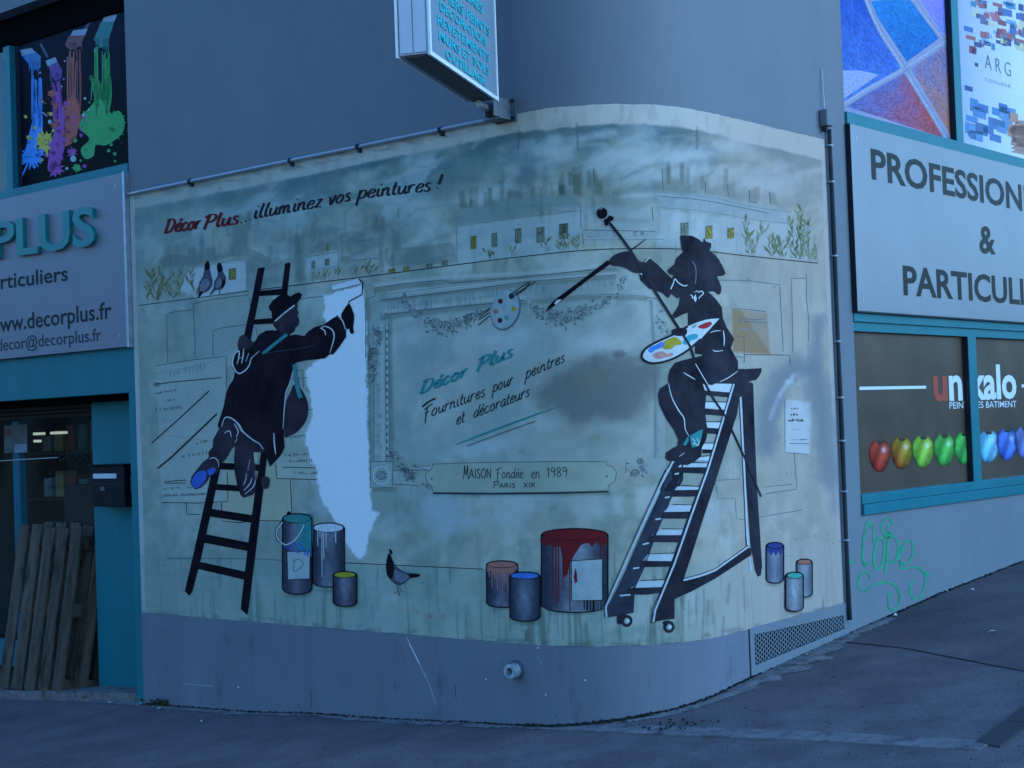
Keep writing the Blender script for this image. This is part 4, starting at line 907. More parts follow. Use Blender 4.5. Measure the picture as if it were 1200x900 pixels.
# ---- painted ground: a fine sheet of coloured plaster, brushed softly
st = .0085
ns_, nz_ = int((SM1 - SM0) / st), int((MZ1 - MZ0) / st)
Sg = np.linspace(SM0, SM1, ns_ + 1); Zg = np.linspace(MZ0, MZ1, nz_ + 1)
XY = np.array([wall_xy(q, .0025) for q in Sg])
SS, ZZ = np.meshgrid(Sg, Zg)
XX = np.broadcast_to(XY[:, 0], SS.shape); YY = np.broadcast_to(XY[:, 1], SS.shape)
dd = np.stack([XX, YY, ZZ - CAMZ], -1); zc = dd @ VF
PX = (600 + FPX * (dd @ VR) / zc).ravel(); PY = (450 - FPX * (dd @ VU) / zc).ravel()
Sf, Zf = SS.ravel(), ZZ.ravel()
def vnoise(x, y, seed):
    r = np.random.default_rng(seed); T = r.random((64, 64)); xi = np.floor(x).astype(int); yi = np.floor(y).astype(int); fx = x - xi; fy = y - yi
    fx = fx * fx * (3 - 2 * fx); fy = fy * fy * (3 - 2 * fy); g = lambda a, b: T[a % 64, b % 64]
    return (g(xi, yi) * (1 - fx) + g(xi + 1, yi) * fx) * (1 - fy) + (g(xi, yi + 1) * (1 - fx) + g(xi + 1, yi + 1) * fx) * fy
def fbm(x, y, seed, o=5):
    s_ = 0; a = .5; t = 0
    for k in range(o): s_ = s_ + a * vnoise(x * 2 ** k, y * 2 ** k, seed + k); t += a; a *= .55
    return s_ / t
COL = np.zeros((len(PX), 3)); BASE = np.array([.45, .43, .335])
COL[:] = BASE
def blend(mask, col, a, idx=None):
    m = (mask * a)[:, None]; c = np.array(col)
    if idx is None: COL[:] = COL * (1 - m) + c * m
    else: COL[idx] = COL[idx] * (1 - m) + c * m
sst = lambda t: np.clip(t, 0, 1) ** 2 * (3 - 2 * np.clip(t, 0, 1))
def blob(cx, cy, rx, ry, col, a, ang=0, soft=.8, seed=None, rough=.0, ns=18):
    R_ = max(rx, ry) * 1.5; I = np.where((abs(PX - cx) < R_) & (abs(PY - cy) < R_))[0]; x = PX[I] - cx; y = PY[I] - cy; c, s_ = math.cos(math.radians(ang)), math.sin(math.radians(ang))
    d = np.hypot((x * c + y * s_) / rx, (-x * s_ + y * c) / ry)
    if rough: d = d + rough * (fbm(PX[I] / ns, PY[I] / ns, seed or int(cx + cy)) - .5) * 2
    blend(sst((1 - d) / soft), col, a, I)
def fillp(pts, col, a, soft=2.0, rough=0, seed=1, ns=10):
    P = np.array(pts, float); x0, y0 = P.min(0) - soft * 2 - 5; x1, y1 = P.max(0) + soft * 2 + 5
    I = np.where((PX > x0) & (PX < x1) & (PY > y0) & (PY < y1))[0]; x, y = PX[I], PY[I]
    if rough: x = x + rough * (fbm(x / ns, y / ns, seed) - .5) * 2; y = y + rough * (fbm(x / ns, y / ns, seed + 9) - .5) * 2
    ins = np.zeros(len(I), bool); dist = np.full(len(I), 1e9)
    for i in range(len(P)):
        a_, b_ = P[i - 1], P[i]; e = b_ - a_; L = e @ e + 1e-9; t = np.clip(((x - a_[0]) * e[0] + (y - a_[1]) * e[1]) / L, 0, 1)
        dist = np.minimum(dist, np.hypot(x - a_[0] - t * e[0], y - a_[1] - t * e[1]))
        cnd = ((a_[1] > y) != (b_[1] > y)); xi = a_[0] + (y - a_[1]) * e[0] / (e[1] if abs(e[1]) > 1e-9 else 1e-9); ins ^= cnd & (x < xi)
    sd_ = np.where(ins, dist, -dist); blend(sst(.5 + sd_ / (2 * soft)), col, a, I)
def softline(pts, wd, col, a, rough=0):
    P = np.array(pts, float); I = np.where((PX > P[:, 0].min() - wd * 2) & (PX < P[:, 0].max() + wd * 2) & (PY > P[:, 1].min() - wd * 2) & (PY < P[:, 1].max() + wd * 2))[0]
    x, y = PX[I], PY[I]; d = np.full(len(I), 1e9)
    for i in range(len(P) - 1):
        a_, b_ = P[i], P[i + 1]; e = b_ - a_; t = np.clip(((x - a_[0]) * e[0] + (y - a_[1]) * e[1]) / (e @ e + 1e-9), 0, 1); d = np.minimum(d, np.hypot(x - a_[0] - t * e[0], y - a_[1] - t * e[1]))
    if rough: d = d * (1 + rough * (fbm(x / 6, y / 6, 3) - .5) * 2)
    blend(sst(1 - d / wd), col, a, I)
# mottled weathered wash
n1 = fbm(Sf * 2.2, Zf * 2.6, 1); n2 = fbm(Sf * 9, Zf * 2.5, 20); n3 = fbm(Sf * 14, Zf * 14, 40); n4 = fbm(Sf * 3 + Zf * 2, Zf * 5 - Sf, 60)
blend(sst((n1 - .42) * 5), (.31, .35, .28), .62); blend(sst((n4 - .52) * 5), (.58, .585, .50), .5); blend(sst((n2 - .52) * 6), (.28, .31, .25), .42); n5 = fbm(Sf * 5, Zf * 7, 210); blend(sst((n5 - .56) * 7), (.27, .29, .22), .4)
COL *= (1 + .16 * (n3 - .5))[:, None]
# darker painted sky with bright clouds, upper part
LED = np.interp(PX, [150, 165, 232, 447, 537, 610, 700, 797, 875, 947, 1000], [360, 358, 349, 322, 310, 301, 292.5, 292, 300, 307.5, 313])
TOPE = np.interp(PX, [140, 300, 400, 500, 605, 680, 713, 763, 822, 900, 963, 1000], [232, 201, 180, 159, 135, 125.7, 124, 124.3, 131, 149.7, 163, 172])
tt = (PY - TOPE) / (LED - TOPE); skyn = fbm(Sf * 2.4 - Zf, Zf * 5 + Sf * .6, 90)
blend(sst((.62 - tt) * 2.2) * sst((skyn - .25) * 3), (.17, .25, .235), .80)
blend(sst((.75 - abs(tt - .3) * 1.4) * 1.5) * sst((fbm(Sf * 3 - Zf * 1.5, Zf * 6, 120) - .50) * 6), (.46, .52, .50), .55)
for b in ((640, 185, 60, 22, -20), (720, 190, 60, 25, -8), (800, 195, 70, 24, 10), (860, 170, 50, 20, 12), (505, 190, 30, 8, -12), (570, 230, 40, 14, -10), (900, 215, 50, 24, 12), (690, 160, 60, 10, -10)):
    blob(b[0], b[1], b[2], b[3], (.54, .54, .50), .7, b[4], .9, rough=.5)
for b in ((250, 232, 95, 14, -13), (350, 212, 80, 13, -13), (460, 185, 80, 14, -13), (580, 165, 60, 22, -10), (690, 150, 60, 12, -3), (800, 152, 60, 13, 6), (900, 175, 40, 16, 14), (620, 200, 30, 30, 0)):
    blob(b[0], b[1], b[2], b[3], (.12, .19, .19), .62, b[4], .9, rough=.6)
random.seed(77)
for k in range(230):                               # loose brushwork
    x = random.uniform(165, 960); yb = float(np.interp(x, [150, 450, 700, 1000], [360, 322, 292, 313])); t = random.random()
    y = yb - random.uniform(8, 170) * (1 - .25 * abs(x - 600) / 400); l = random.uniform(15, 70); a = random.uniform(-.5, .25) - .15
    softline([(x, y), (x + l * .5 * math.cos(a), y + l * .5 * math.sin(a) - 3), (x + l * math.cos(a), y + l * math.sin(a))], random.uniform(3, 9), random.choice([(.58, .55, .48), (.60, .57, .50), (.20, .25, .22), (.16, .22, .20), (.34, .36, .30)]), random.uniform(.12, .38), .6)
for k in range(200):
    x = random.uniform(170, 980); y = random.uniform(330, 720); l = random.uniform(20, 80); a = random.uniform(-1.7, .4)
    softline([(x, y), (x + l * .5 * math.cos(a), y + l * .5 * math.sin(a) - 3), (x + l * math.cos(a), y + l * math.sin(a))], random.uniform(4, 12), random.choice([(.56, .53, .46), (.56, .53, .44), (.26, .28, .22), (.36, .36, .28), (.44, .40, .30)]), random.uniform(.10, .28), .6)
for k in range(150):                               # chimneys and shutters brushed upright
    x = random.choice([random.uniform(190, 330), random.uniform(345, 470), random.uniform(535, 720), random.uniform(770, 900)]); yb = float(np.interp(x, [150, 450, 700, 1000], [352, 314, 284, 300])); y = yb - random.uniform(5, 75)
    softline([(x, y), (x + random.uniform(-.5, .5), y + random.uniform(8, 34))], random.uniform(1.8, 4.5), random.choice([(.16, .18, .12), (.22, .23, .17), (.28, .28, .20)]), random.uniform(.15, .5), .7)
for cx_, cy_, n_ in ((205, 300, 4), (300, 262, 3), (345, 275, 3), (440, 262, 5), (550, 235, 4), (600, 228, 4), (640, 222, 5), (680, 210, 7), (790, 208, 5), (830, 214, 3), (870, 226, 3)):
    for k in range(n_):
        x = cx_ + random.uniform(-16, 22); h_ = random.uniform(6, 20); fillp([(x, cy_ - h_), (x + random.uniform(2.5, 6), cy_ - h_), (x + 5, cy_ + 8), (x, cy_ + 8)], random.choice([(.17, .19, .13), (.22, .23, .18), (.26, .26, .2)]), random.uniform(.3, .65), 1.5)
    fillp([(cx_ - 24, cy_ + 4), (cx_ + 34, cy_ - 2), (cx_ + 38, cy_ + 22), (cx_ - 26, cy_ + 26)], (.25, .28, .23), .35, 4, 5, int(cx_))
# border of bare light plaster along top, left and right
nb = fbm(PX / 16, PY / 16, 7)
bw = np.interp(PX, [150, 300, 450, 600, 680, 760, 960], [15, 15, 15, 19, 20, 20, 22])
blend(sst(1 - (PY - TOPE - bw + 4 * (nb - .5)) / 3) , (.54, .50, .42), .92)
blend(sst((PX - 560) / 120) * sst(1 - (PY - TOPE - bw + 6 * (nb - .5)) / 3), (.62, .56, .48), .6)
blend(sst((fbm(PX / 9, PY / 30, 17) - .52) * 5) * sst(1 - (PY - TOPE - 26) / 10), (.30, .28, .24), .3)
blend(sst((600 - PX) / 60) * sst(1 - (PY - TOPE - 5) / 6) * sst((fbm(PX / 20, PY / 4, 27) - .4) * 4), (.22, .2, .17), .5)
blend(sst((SM0 + .05 + .02 * (nb - .5) - Sf) / .02 + .5), (.60, .60, .56), .8)
blend(sst((Sf - (SM1 - .05 + .02 * (nb - .5))) / .02 + .5), (.55, .53, .50), .7)
# floor band of the painting: greener, streaked
FL = np.interp(PX, [150, 407, 567, 720, 880, 990], [648, 660, 667, 668, 650, 630])
blend(sst((PY - FL) / 2), (.33, .40, .33), .45); blend(sst((PY - FL) / 2) * sst((fbm(Sf * 26, Zf * 2, 33) - .55) * 6), (.16, .20, .15), .5)
blend(sst((PY - FL - 20) / 25) * sst((fbm(Sf * 40, Zf * 3, 37) - .52) * 5) * sst((PX - 560) / 100), (.14, .16, .12), .5)
blend(sst((PY - FL) / 2) * sst((PX - 780) / 120), (.48, .46, .40), .45)
# left part greener, right part bluish beige
blend(sst((470 - PX) / 300) * .8, (.29, .34, .265), .55); blend(sst((PX - 760) / 160), (.54, .46, .37), .5)
# far rooftops in thin washes
WSH = (.19, .22, .18); WL = (.45, .50, .48)
Z5 = lambda L: [(150 + x / 4, 180 + y / 4) for x, y in L]
Z3 = lambda L: [(400 + x / 4, 180 + y / 4) for x, y in L]
Z8 = lambda L: [(650 + x / 4, 200 + y / 4) for x, y in L]
fillp(Z5([(140, 500), (180, 470), (280, 480), (280, 440), (318, 440), (320, 470), (332, 470), (335, 390), (345, 370), (356, 395), (358, 470), (370, 440), (410, 440), (412, 470), (475, 465), (480, 420), (495, 420), (500, 480), (380, 510), (160, 540)]), WSH, .5, 2)
fillp(Z5([(490, 340), (550, 330), (560, 440), (655, 490), (650, 520), (560, 480), (490, 480)]), WSH, .35, 1.5); fillp(Z5([(290, 540), (550, 500), (555, 640), (330, 680), (240, 640)]), (.56, .58, .56), .6, 1.5)
fillp(Z5([(555, 500), (700, 480), (760, 600), (560, 640)]), WSH, .25, 3); fillp(Z5([(780, 380), (795, 370), (820, 480), (830, 600), (780, 600)]), WSH, .5, 2)
fillp(Z5([(830, 490), (985, 460), (985, 530), (840, 550)]), WL, .6, 1.5); fillp(Z5([(840, 470), (900, 415), (980, 400), (985, 455)]), WSH, .35, 1.5); fillp(Z5([(1000, 400), (1160, 390), (1170, 560), (1000, 580)]), WSH, .25, 3)
fillp(Z5([(1160, 300), (1180, 260), (1200, 300), (1200, 560), (1180, 560)]), WSH, .4, 2)
for b in ((300, 600, 26, 12), (240, 625, 30, 10)): pass
fillp(Z3([(215, 510), (250, 450), (530, 420), (540, 470), (540, 510), (230, 530)]), WSH, .45, 2); fillp(Z3([(235, 355), (270, 370), (280, 450), (245, 450)]), WSH, .5, 2)
fillp(Z3([(530, 300), (550, 260), (900, 205), (1120, 190), (1125, 250), (760, 310), (545, 340)]), (.27, .33, .29), .6, 2); fillp(Z3([(550, 340), (1120, 270), (1130, 450), (560, 520)]), (.46, .51, .49), .55, 2)
fillp(Z3([(550, 180), (575, 170), (590, 250), (555, 255)]), WSH, .6, 2); fillp(Z3([(600, 210), (615, 215), (615, 250), (600, 250)]), WSH, .7, 1.5); fillp(Z3([(780, 170), (835, 175), (840, 205), (780, 210)]), WSH, .5, 2); fillp(Z3([(690, 160), (705, 160), (708, 225), (690, 230)]), WSH, .4, 2)
fillp(Z3([(1018, 150), (1048, 145), (1050, 190), (1020, 190)]), (.13, .17, .14), .8, 1.5)
GRN = (.17, .21, .13)
fillp(Z8([(88, 20), (120, 10), (130, 120), (90, 110)]), GRN, .7, 2); fillp(Z8([(180, -5), (195, 15), (225, 75), (230, 120), (185, 110)]), GRN, .6, 2.5); fillp(Z8([(150, 0), (170, 0), (175, 90), (150, 80)]), WSH, .5, 2)
fillp(Z8([(0, 170), (120, 160), (240, 160), (460, 180), (500, 330), (100, 340), (0, 330)]), (.40, .45, .43), .4, 3)
fillp(Z8([(503, 0), (530, 10), (560, 40), (620, 60), (640, 100), (510, 98)]), (.30, .30, .24), .55, 2.5); fillp(Z8([(475, 100), (760, 115), (1100, 190), (1100, 260), (800, 205), (490, 175)]), (.42, .46, .44), .5, 2)
for q in ([(703, 50), (715, 48), (750, 118), (705, 110)], [(808, 65), (825, 62), (870, 135), (812, 125)], [(908, 90), (940, 85), (948, 150), (912, 148)], [(1005, 100), (1030, 105), (1050, 165), (1010, 155)]): fillp(Z8(q), (.34, .33, .26), .65, 1.5)
fillp(Z8([(490, 180), (1200, 260), (1200, 420), (740, 375), (480, 350)]), (.52, .56, .56), .4, 3)
blob(722, 240, 70, 12, (.30, .32, .27), .4, 0, .9, rough=.5); blob(735, 258, 50, 5, (.28, .28, .22), .4, 2, .9)
# painted architectural panel in the centre
fillp([(440, 350), (520, 336), (620, 326), (700, 318), (780, 316), (780, 560), (712, 540), (505, 542), (440, 540)], (.45, .48, .44), .35, 4)
fillp([(452, 352), (530, 340), (620, 328), (720, 322), (720, 345), (620, 352), (530, 362), (455, 372)], (.34, .37, .31), .45, 2.5)
fillp([(429, 350), (452, 346), (456, 545), (433, 545)], (.32, .37, .32), .5, 2.5); blob(433, 420, 7, 35, (.16, .2, .17), .7, 0, .9, rough=.5, ns=6)
blob(480, 420, 26, 40, (.34, .37, .33), .45, 0, .9, rough=.5); blob(505, 420, 20, 20, (.3, .34, .3), .4, 0, .9, rough=.5)
MS = (.20, .22, .17); ML = (.58, .56, .50)
for L, w_ in (([(440, 341), (470, 336), (520, 331), (617, 327), (700, 319), (722, 318)], 5), ([(450, 372), (520, 364), (560, 360), (615, 356)], 6), ([(625, 354), (700, 348), (757, 350)], 5), ([(457, 375), (458, 460), (460, 540)], 5), ([(431, 352), (432, 420), (434, 540)], 4), ([(448, 352), (560, 340), (620, 333), (722, 325)], 4), ([(508, 580), (580, 580.5), (660, 579.5), (714, 578)], 4), ([(762, 352), (766, 400), (768, 470), (768, 535)], 3), ([(436, 574), (462, 574)], 3.5)): softline(L, w_, MS, .55, .4)
for L, w_ in (([(440, 334), (520, 325), (617, 320), (700, 312)], 4), ([(450, 365), (560, 353), (615, 348)], 3), ([(447, 380), (448, 460), (449, 540)], 3.5), ([(455, 344), (560, 332), (722, 320)], 3)): softline(L, w_, ML, .5, .4)
for k in range(26): y = 385 + k * 6; blob(444 + random.uniform(-3, 3), y, random.uniform(2, 5), random.uniform(2, 4), random.choice([MS, ML, MS]), .4, 0, .9, rough=.5)
# big grey-brown smudge and its neighbours
SMD = [(619, 468), (643, 440), (681, 421), (719, 414), (750, 420), (778, 428), (770, 454), (746, 488), (719, 492), (690, 500), (669, 494), (654, 476), (636, 480)]
fillp(SMD, (.235, .232, .18), .6, 16, 14, 5, 24); fillp([(x * .92 + 56, y * .92 + 36) for x, y in SMD], (.235, .23, .20), .6, 9, 12, 8, 14); blob(690, 445, 30, 18, (.30, .28, .20), .4, -20, .9, rough=.6); blob(640, 470, 26, 20, (.29, .29, .22), .5, -15, .9, rough=.5); blob(668, 505, 36, 14, (.38, .35, .27), .45, -20, .9, rough=.6); blob(700, 512, 20, 8, (.34, .30, .2), .4, -20, .9, rough=.6); blob(611, 529, 8, 4, (.3, .25, .16), .5, 0, .9, rough=.6); blob(726, 415, 10, 6, (.2, .18, .18), .6, 0, .8, rough=.5)
blob(630, 455, 40, 40, (.58, .56, .52), .0, 0, .9)
blob(600, 400, 60, 30, (.55, .57, .56), .45, -10, .9, rough=.5); blob(560, 525, 70, 14, (.56, .59, .58), .45, -12, .9, rough=.5); blob(690, 400, 50, 16, (.58, .58, .56), .5, -8, .9, rough=.5)
blob(520, 600, 60, 45, (.50, .56, .58), .5, 0, .9, rough=.7); blob(620, 590, 70, 30, (.50, .53, .50), .4, 0, .9, rough=.7); blob(690, 595, 50, 22, (.52, .54, .5), .4, 0, .9, rough=.6)
# plaster sheets at the left and right walls of the painting (warm greys)
for pts, c, a in (([(226, 372), (300, 352), (300, 420), (228, 425)], (.36, .4, .34), .4), ([(182, 427), (264, 418), (264, 590), (190, 590)], (.44, .47, .39), .45), ([(262, 540), (342, 548), (342, 612), (260, 610)], (.50, .45, .30), .6), ([(325, 530), (372, 545), (372, 562), (325, 561)], (.48, .48, .38), .6),
                  ([(858, 362), (899, 367), (903, 416), (859, 412)], (.40, .29, .17), .95), ([(872, 415), (925, 417), (933, 575), (880, 580)], (.50, .46, .36), .5), ([(919, 468), (951, 472), (949, 533), (919, 530)], (.60, .60, .56), .9),
                  ([(845, 330), (913, 335), (918, 415), (903, 414)], (.50, .46, .38), .4), ([(928, 327), (944, 328), (946, 450), (930, 440)], (.54, .49, .40), .5), ([(840, 565), (870, 560), (888, 560), (888, 610), (862, 609)], (.50, .46, .36), .5), ([(933, 533), (950, 535), (948, 575), (934, 572)], (.52, .46, .36), .4),
                  ([(200, 345), (226, 342), (226, 362), (200, 362)], (.36, .4, .34), .3)): fillp(pts, c, a, 1.2)
# bluish smear on the right
softline([(897, 520), (900, 480), (915, 445), (935, 428), (955, 440), (966, 500), (972, 560)], 24, (.27, .29, .28), .75, .4); softline([(955, 430), (957, 400), (960, 375)], 14, (.28, .30, .29), .7, .4); softline([(903, 490), (915, 460), (930, 440)], 5, (.6, .6, .6), .5, .5)
softline([(913, 470), (905, 500), (900, 530)], 9, (.30, .31, .31), .5, .5); softline([(972, 500), (976, 560), (978, 600)], 12, (.36, .36, .35), .5, .5)
blob(925, 447, 8, 4, (.62, .62, .62), .5, 0, .9, rough=.5); blob(873, 570, 40, 14, (.36, .32, .24), .4, -10, .9, rough=.6); blob(836, 600, 30, 30, (.52, .52, .48), .4, 0, .9, rough=.6)
# stains running from the top border and wear at the foot
for x in (608, 676, 817): softline([(x, np.interp(x, [600, 700, 760, 817], [136, 124, 124, 131]) + 18), (x + random.uniform(-1, 1), 175)], 2.5, (.16, .17, .15), .5, .5)
for k in range(60):
    x = random.uniform(560, 985); y0 = random.uniform(640, 730); softline([(x, y0), (x + random.uniform(-2, 2), y0 + random.uniform(10, 50))], random.uniform(1.5, 3), (.17, .17, .14), random.uniform(.15, .45), .5)
for k in range(30):
    x = random.uniform(170, 600); y0 = random.uniform(660, 730); softline([(x, y0), (x + 1, y0 + random.uniform(8, 30))], random.uniform(1.5, 3), (.2, .24, .2), random.uniform(.1, .3), .5)
for k in range(26): blob(random.uniform(165, 985), random.uniform(190, 740), random.uniform(1, 2.4), random.uniform(1, 2.4), (.12, .11, .1), .5)
for x, y in ((445, 700), (457, 706), (484, 713), (504, 722), (519, 722), (488, 716), (567, 703)): blob(x, y, 5, 2.5, (.42, .20, .17), .5, 30, .9, rough=.6)
blend(sst((PY - np.interp(PX, [165, 300, 420, 548, 680, 780, 875, 986], [717, 725, 735, 747, 755, 752, 736, 708]) + 5) / 5) * sst((fbm(PX / 12, PY / 6, 77) - .5) * 6), (.2, .2, .18), .45)
softline([(617, 740), (617, 750)], 5, (.12, .13, .13), .6)
# the patch of fresh white paint
WP = [(381, 348), (392, 342), (424, 334), (427.5, 360), (429, 400), (432, 475), (432, 540), (434, 580), (437, 598), (446, 601), (440, 610), (432, 626), (430, 645), (421, 655), (412, 648), (402, 630), (394, 610), (377, 584), (369, 550), (359, 522), (361, 500), (367, 487), (359, 434), (369, 423), (386, 410), (382, 384), (379, 366)]
blob(412, 625, 30, 32, (.62, .66, .70), .45, 0, .9, rough=.4); blob(385, 585, 24, 30, (.60, .63, .66), .4, 0, .9, rough=.4)
C0s = COL.copy(); fillp(WP, (.85, .85, .86), .97, 2.2, 4, 5); WPM = abs(COL - C0s).sum(1) > .02; WPC = COL.copy(); blob(403, 620, 10, 25, (.6, .65, .7), .3)
softline([(360, 507), (432, 510)], 1.5, (.45, .5, .55), .5)
# soft painted shade under the tins
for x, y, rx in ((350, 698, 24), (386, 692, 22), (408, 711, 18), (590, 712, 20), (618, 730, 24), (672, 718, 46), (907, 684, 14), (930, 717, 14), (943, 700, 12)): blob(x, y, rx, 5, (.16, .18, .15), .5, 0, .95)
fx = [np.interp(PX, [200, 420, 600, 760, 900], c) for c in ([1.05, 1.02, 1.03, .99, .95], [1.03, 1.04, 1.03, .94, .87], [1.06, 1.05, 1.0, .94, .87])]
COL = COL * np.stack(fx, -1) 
COL[WPM] = WPC[WPM]
COL = BASE * (COL / BASE) ** np.where(COL > BASE, 1.15, 1.45); COL = np.clip(COL, .01, .86)
Vv = np.stack([XX.ravel(), YY.ravel(), Zf], -1); nS = ns_ + 1
wob = .010 * (fbm(Sf * 9, Sf * 0, 5, 4) - .5) + .004 * (fbm(Sf * 45, Sf * 0, 6, 3) - .5)          # uneven top edge of the plaster
Vv[:, 2] += np.where(Zf > MZ1 - 1e-6, wob, 0) + np.where(Zf < MZ0 + 1e-6, wob * .8, 0)
base = np.array([*CEN, MZ0]); idx = np.arange(nS * (nz_ + 1)).reshape(nz_ + 1, nS)
Fq = np.stack([idx[:-1, :-1], idx[:-1, 1:], idx[1:, 1:], idx[1:, :-1]], -1).reshape(-1, 4)
me = bpy.data.meshes.new('painted_background'); me.vertices.add(len(Vv)); pw = np.array(parent_world(mu)); me.vertices.foreach_set('co', (Vv - pw).astype(np.float32).ravel())
me.loops.add(Fq.size); me.loops.foreach_set('vertex_index', Fq.astype(np.int32).ravel()); me.polygons.add(len(Fq)); me.polygons.foreach_set('loop_start', np.arange(0, Fq.size, 4, dtype=np.int32)); me.polygons.foreach_set('loop_total', np.full(len(Fq), 4, np.int32))
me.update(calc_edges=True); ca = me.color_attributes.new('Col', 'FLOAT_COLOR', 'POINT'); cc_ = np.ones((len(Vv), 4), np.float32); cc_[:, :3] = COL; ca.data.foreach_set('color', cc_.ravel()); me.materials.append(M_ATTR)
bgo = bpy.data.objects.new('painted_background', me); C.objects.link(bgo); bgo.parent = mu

# ---- paints
K = mat('charcoal_mural_black', (.005, .004, .007), .95, .3, 7, .0004, 200, spec=.06, col2=(.018, .012, .018))
K2 = mat('violet_mural_black', (.012, .009, .016), .9, .3, 5, .0004, 200, col2=(.065, .040, .058))
KL = mat('thin_line_black', (.03, .035, .035), .85, .3, 30)
PALE_G = mat('pale_highlight_line', (.40, .40, .36), .85, .2, 30); WH = mat('white_mural_line', (.62, .62, .62), .8, .15, 30); GL = mat('grey_mural_line', (.13, .15, .14), .85, .35, 25); GF = mat('faint_mural_line', (.24, .27, .25), .85, .25, 25)
TL = mat('teal_mural_paint', (.04, .25, .25), .8, .2, 20); BLU = mat('blue_mural_paint', (.05, .13, .50), .8, .2, 20); REDB = mat('red_brown_mural_ink', (.16, .014, .018), .85, .5, 30); INKP = mat('plum_mural_ink', (.035, .022, .03), .85, .4, 20)
q6 = lambda L: [(150 + x / 4, 300 + y / 4) for x, y in L]
q7 = lambda L: [(150 + x / 4, 500 + y / 4) for x, y in L]
q3 = lambda L: [(400 + x / 4, 500 + y / 4) for x, y in L]
q2 = lambda L: [(400 + x / 4, 300 + y / 4) for x, y in L]
q8 = lambda L: [(650 + x / 4, 200 + y / 4) for x, y in L]
q9 = lambda L: [(650 + x / 4, 350 + y / 4) for x, y in L]
q10 = lambda L: [(650 + x / 4, 550 + y / 4) for x, y in L]

# ledge and thin drawing lines
sk = Paint()
sk.stroke([(163, 358), (232, 349), (292, 341)], .9, KL, 2, False); sk.stroke([(300, 340), (447.5, 321.8), (537.5, 310), (610, 301), (700, 292.5), (797.5, 292), (875, 300), (958, 308.5)], 1.1, KL, 2)
sk.stroke([(196, 654), (300, 655), (332, 657)], .9, GL, 1); sk.stroke([(405, 659.5), (567, 667)], 1.0, KL, 1); sk.stroke([(880, 657), (930, 651)], .6, GF, 1)
sk.build('ledge_line', mu)
sk = Paint()
def ln(L, wd=.9, m=GL, q=q6, sm=False): sk.stroke(q(L), wd, m, 1, sm)
for L in ([(188, 500), (182, 275), (215, 262), (305, 252)], [(318, 480), (308, 225), (370, 208), (500, 190), (565, 183)], [(400, 470), (400, 350), (450, 335), (560, 322)], [(130, 515), (300, 488), (462, 470), (464, 620)], [(805, 203), (860, 194), (915, 190)], [(600, 330), (608, 380)], [(572, 195), (575, 235)]): ln(L, 1.0)
for L in ([(120, 605), (200, 592), (440, 570)], [(125, 596), (150, 596)], [(130, 610), (150, 610)]): ln(L, 1.1, KL)
ln([(112, 878), (250, 755), (382, 632)], 1.6, KL); ln([(140, 996), (200, 948), (340, 815), (418, 740)], 2.2, KL); ln([(110, 555), (300, 520), (430, 485)], .6, GF); ln([(110, 835), (250, 850), (400, 870)], .5, GF)
for L in ([(163, 355), (330, 358), (470, 350), (467, 215)], [(275, 358), (277, 410), (340, 412)], [(440, 355), (442, 442), (520, 450), (600, 440), (740, 442)], [(770, 400), (762, 250)], [(693, 180), (700, 243), (890, 248)], [(725, 190), (880, 193)], [(170, 258), (275, 250)], [(175, 265), (272, 264)]): ln(L, 1.0, KL, q7)
for L in ([(765, 537), (830, 535)], [(760, 575), (845, 570)], [(820, 540), (825, 620)], [(800, 572), (805, 620)], [(835, 620), (850, 640)], [(845, 720), (870, 720)], [(740, 850), (835, 840)]): ln(L, .9)
def scribble(x0, y0, x1, y1, h, m=GL, wd=.8, gap=.28, dens=1.0):     # illegible notice writing: short upright ticks
    n = int(math.hypot(x1 - x0, y1 - y0) / (h * .42) * dens)
    for k in range(n):
        if random.random() < gap: continue
        t = k / max(1, n - 1); x = x0 + (x1 - x0) * t; y = y0 + (y1 - y0) * t + random.uniform(-.3, .3); hh = h * random.uniform(.5, 1)
        sk.stroke([(x, y), (x + random.uniform(-.8, .8), y - hh)], wd, m, 1, False)
        if random.random() < .4: sk.stroke([(x, y - hh * random.random()), (x + h * .4, y - hh * random.random())], wd * .8, m, 1, False)
scribble(200, 441, 240, 433, 9, GF, 1.2, .1); scribble(180, 463, 206, 458, 3); scribble(193, 471, 205, 469, 2.5); scribble(184, 482, 212, 479, 4.5, GL, 1.1, .15); scribble(191, 494, 200, 494, 2.5)
scribble(230, 521, 243, 518, 3); scribble(212, 537, 244, 532, 4.5, GL, 1.0); scribble(192, 574, 212, 572, 2.2); scribble(218, 573, 224, 572, 2.2); scribble(192, 582, 240, 580, 3, GL, .9, .15)
scribble(335, 535, 362, 533, 3.5, GL, .9); scribble(338, 542, 365, 541, 4, GL, 1.0); scribble(345, 555, 372, 556, 3.5, GL, .8); scribble(344, 514, 352, 513, 1.5)
scribble(180, 658, 222, 656, 5, GF, .7, .3); scribble(180, 664, 200, 664, 4, GF, .6, .4); scribble(925, 636, 975, 626, 5, GF, .7, .4)
sk.build('notice_outlines', mu, 'sketched notices with illegible writing and two slanting lines at the left')
sk = Paint()
for L in ([(770, 513), (900, 515), (1052, 535), (1058, 640), (1070, 850)], [(1115, 850), (1108, 505), (1175, 505)], [(1178, 483), (1178, 600), (1190, 700), (1188, 800)], [(833, 650), (860, 647), (990, 660)], [(845, 775), (885, 780), (888, 900)], [(890, 862), (1098, 865), (1104, 900)]): sk.stroke(q8(L), .9, GL, 1, False)
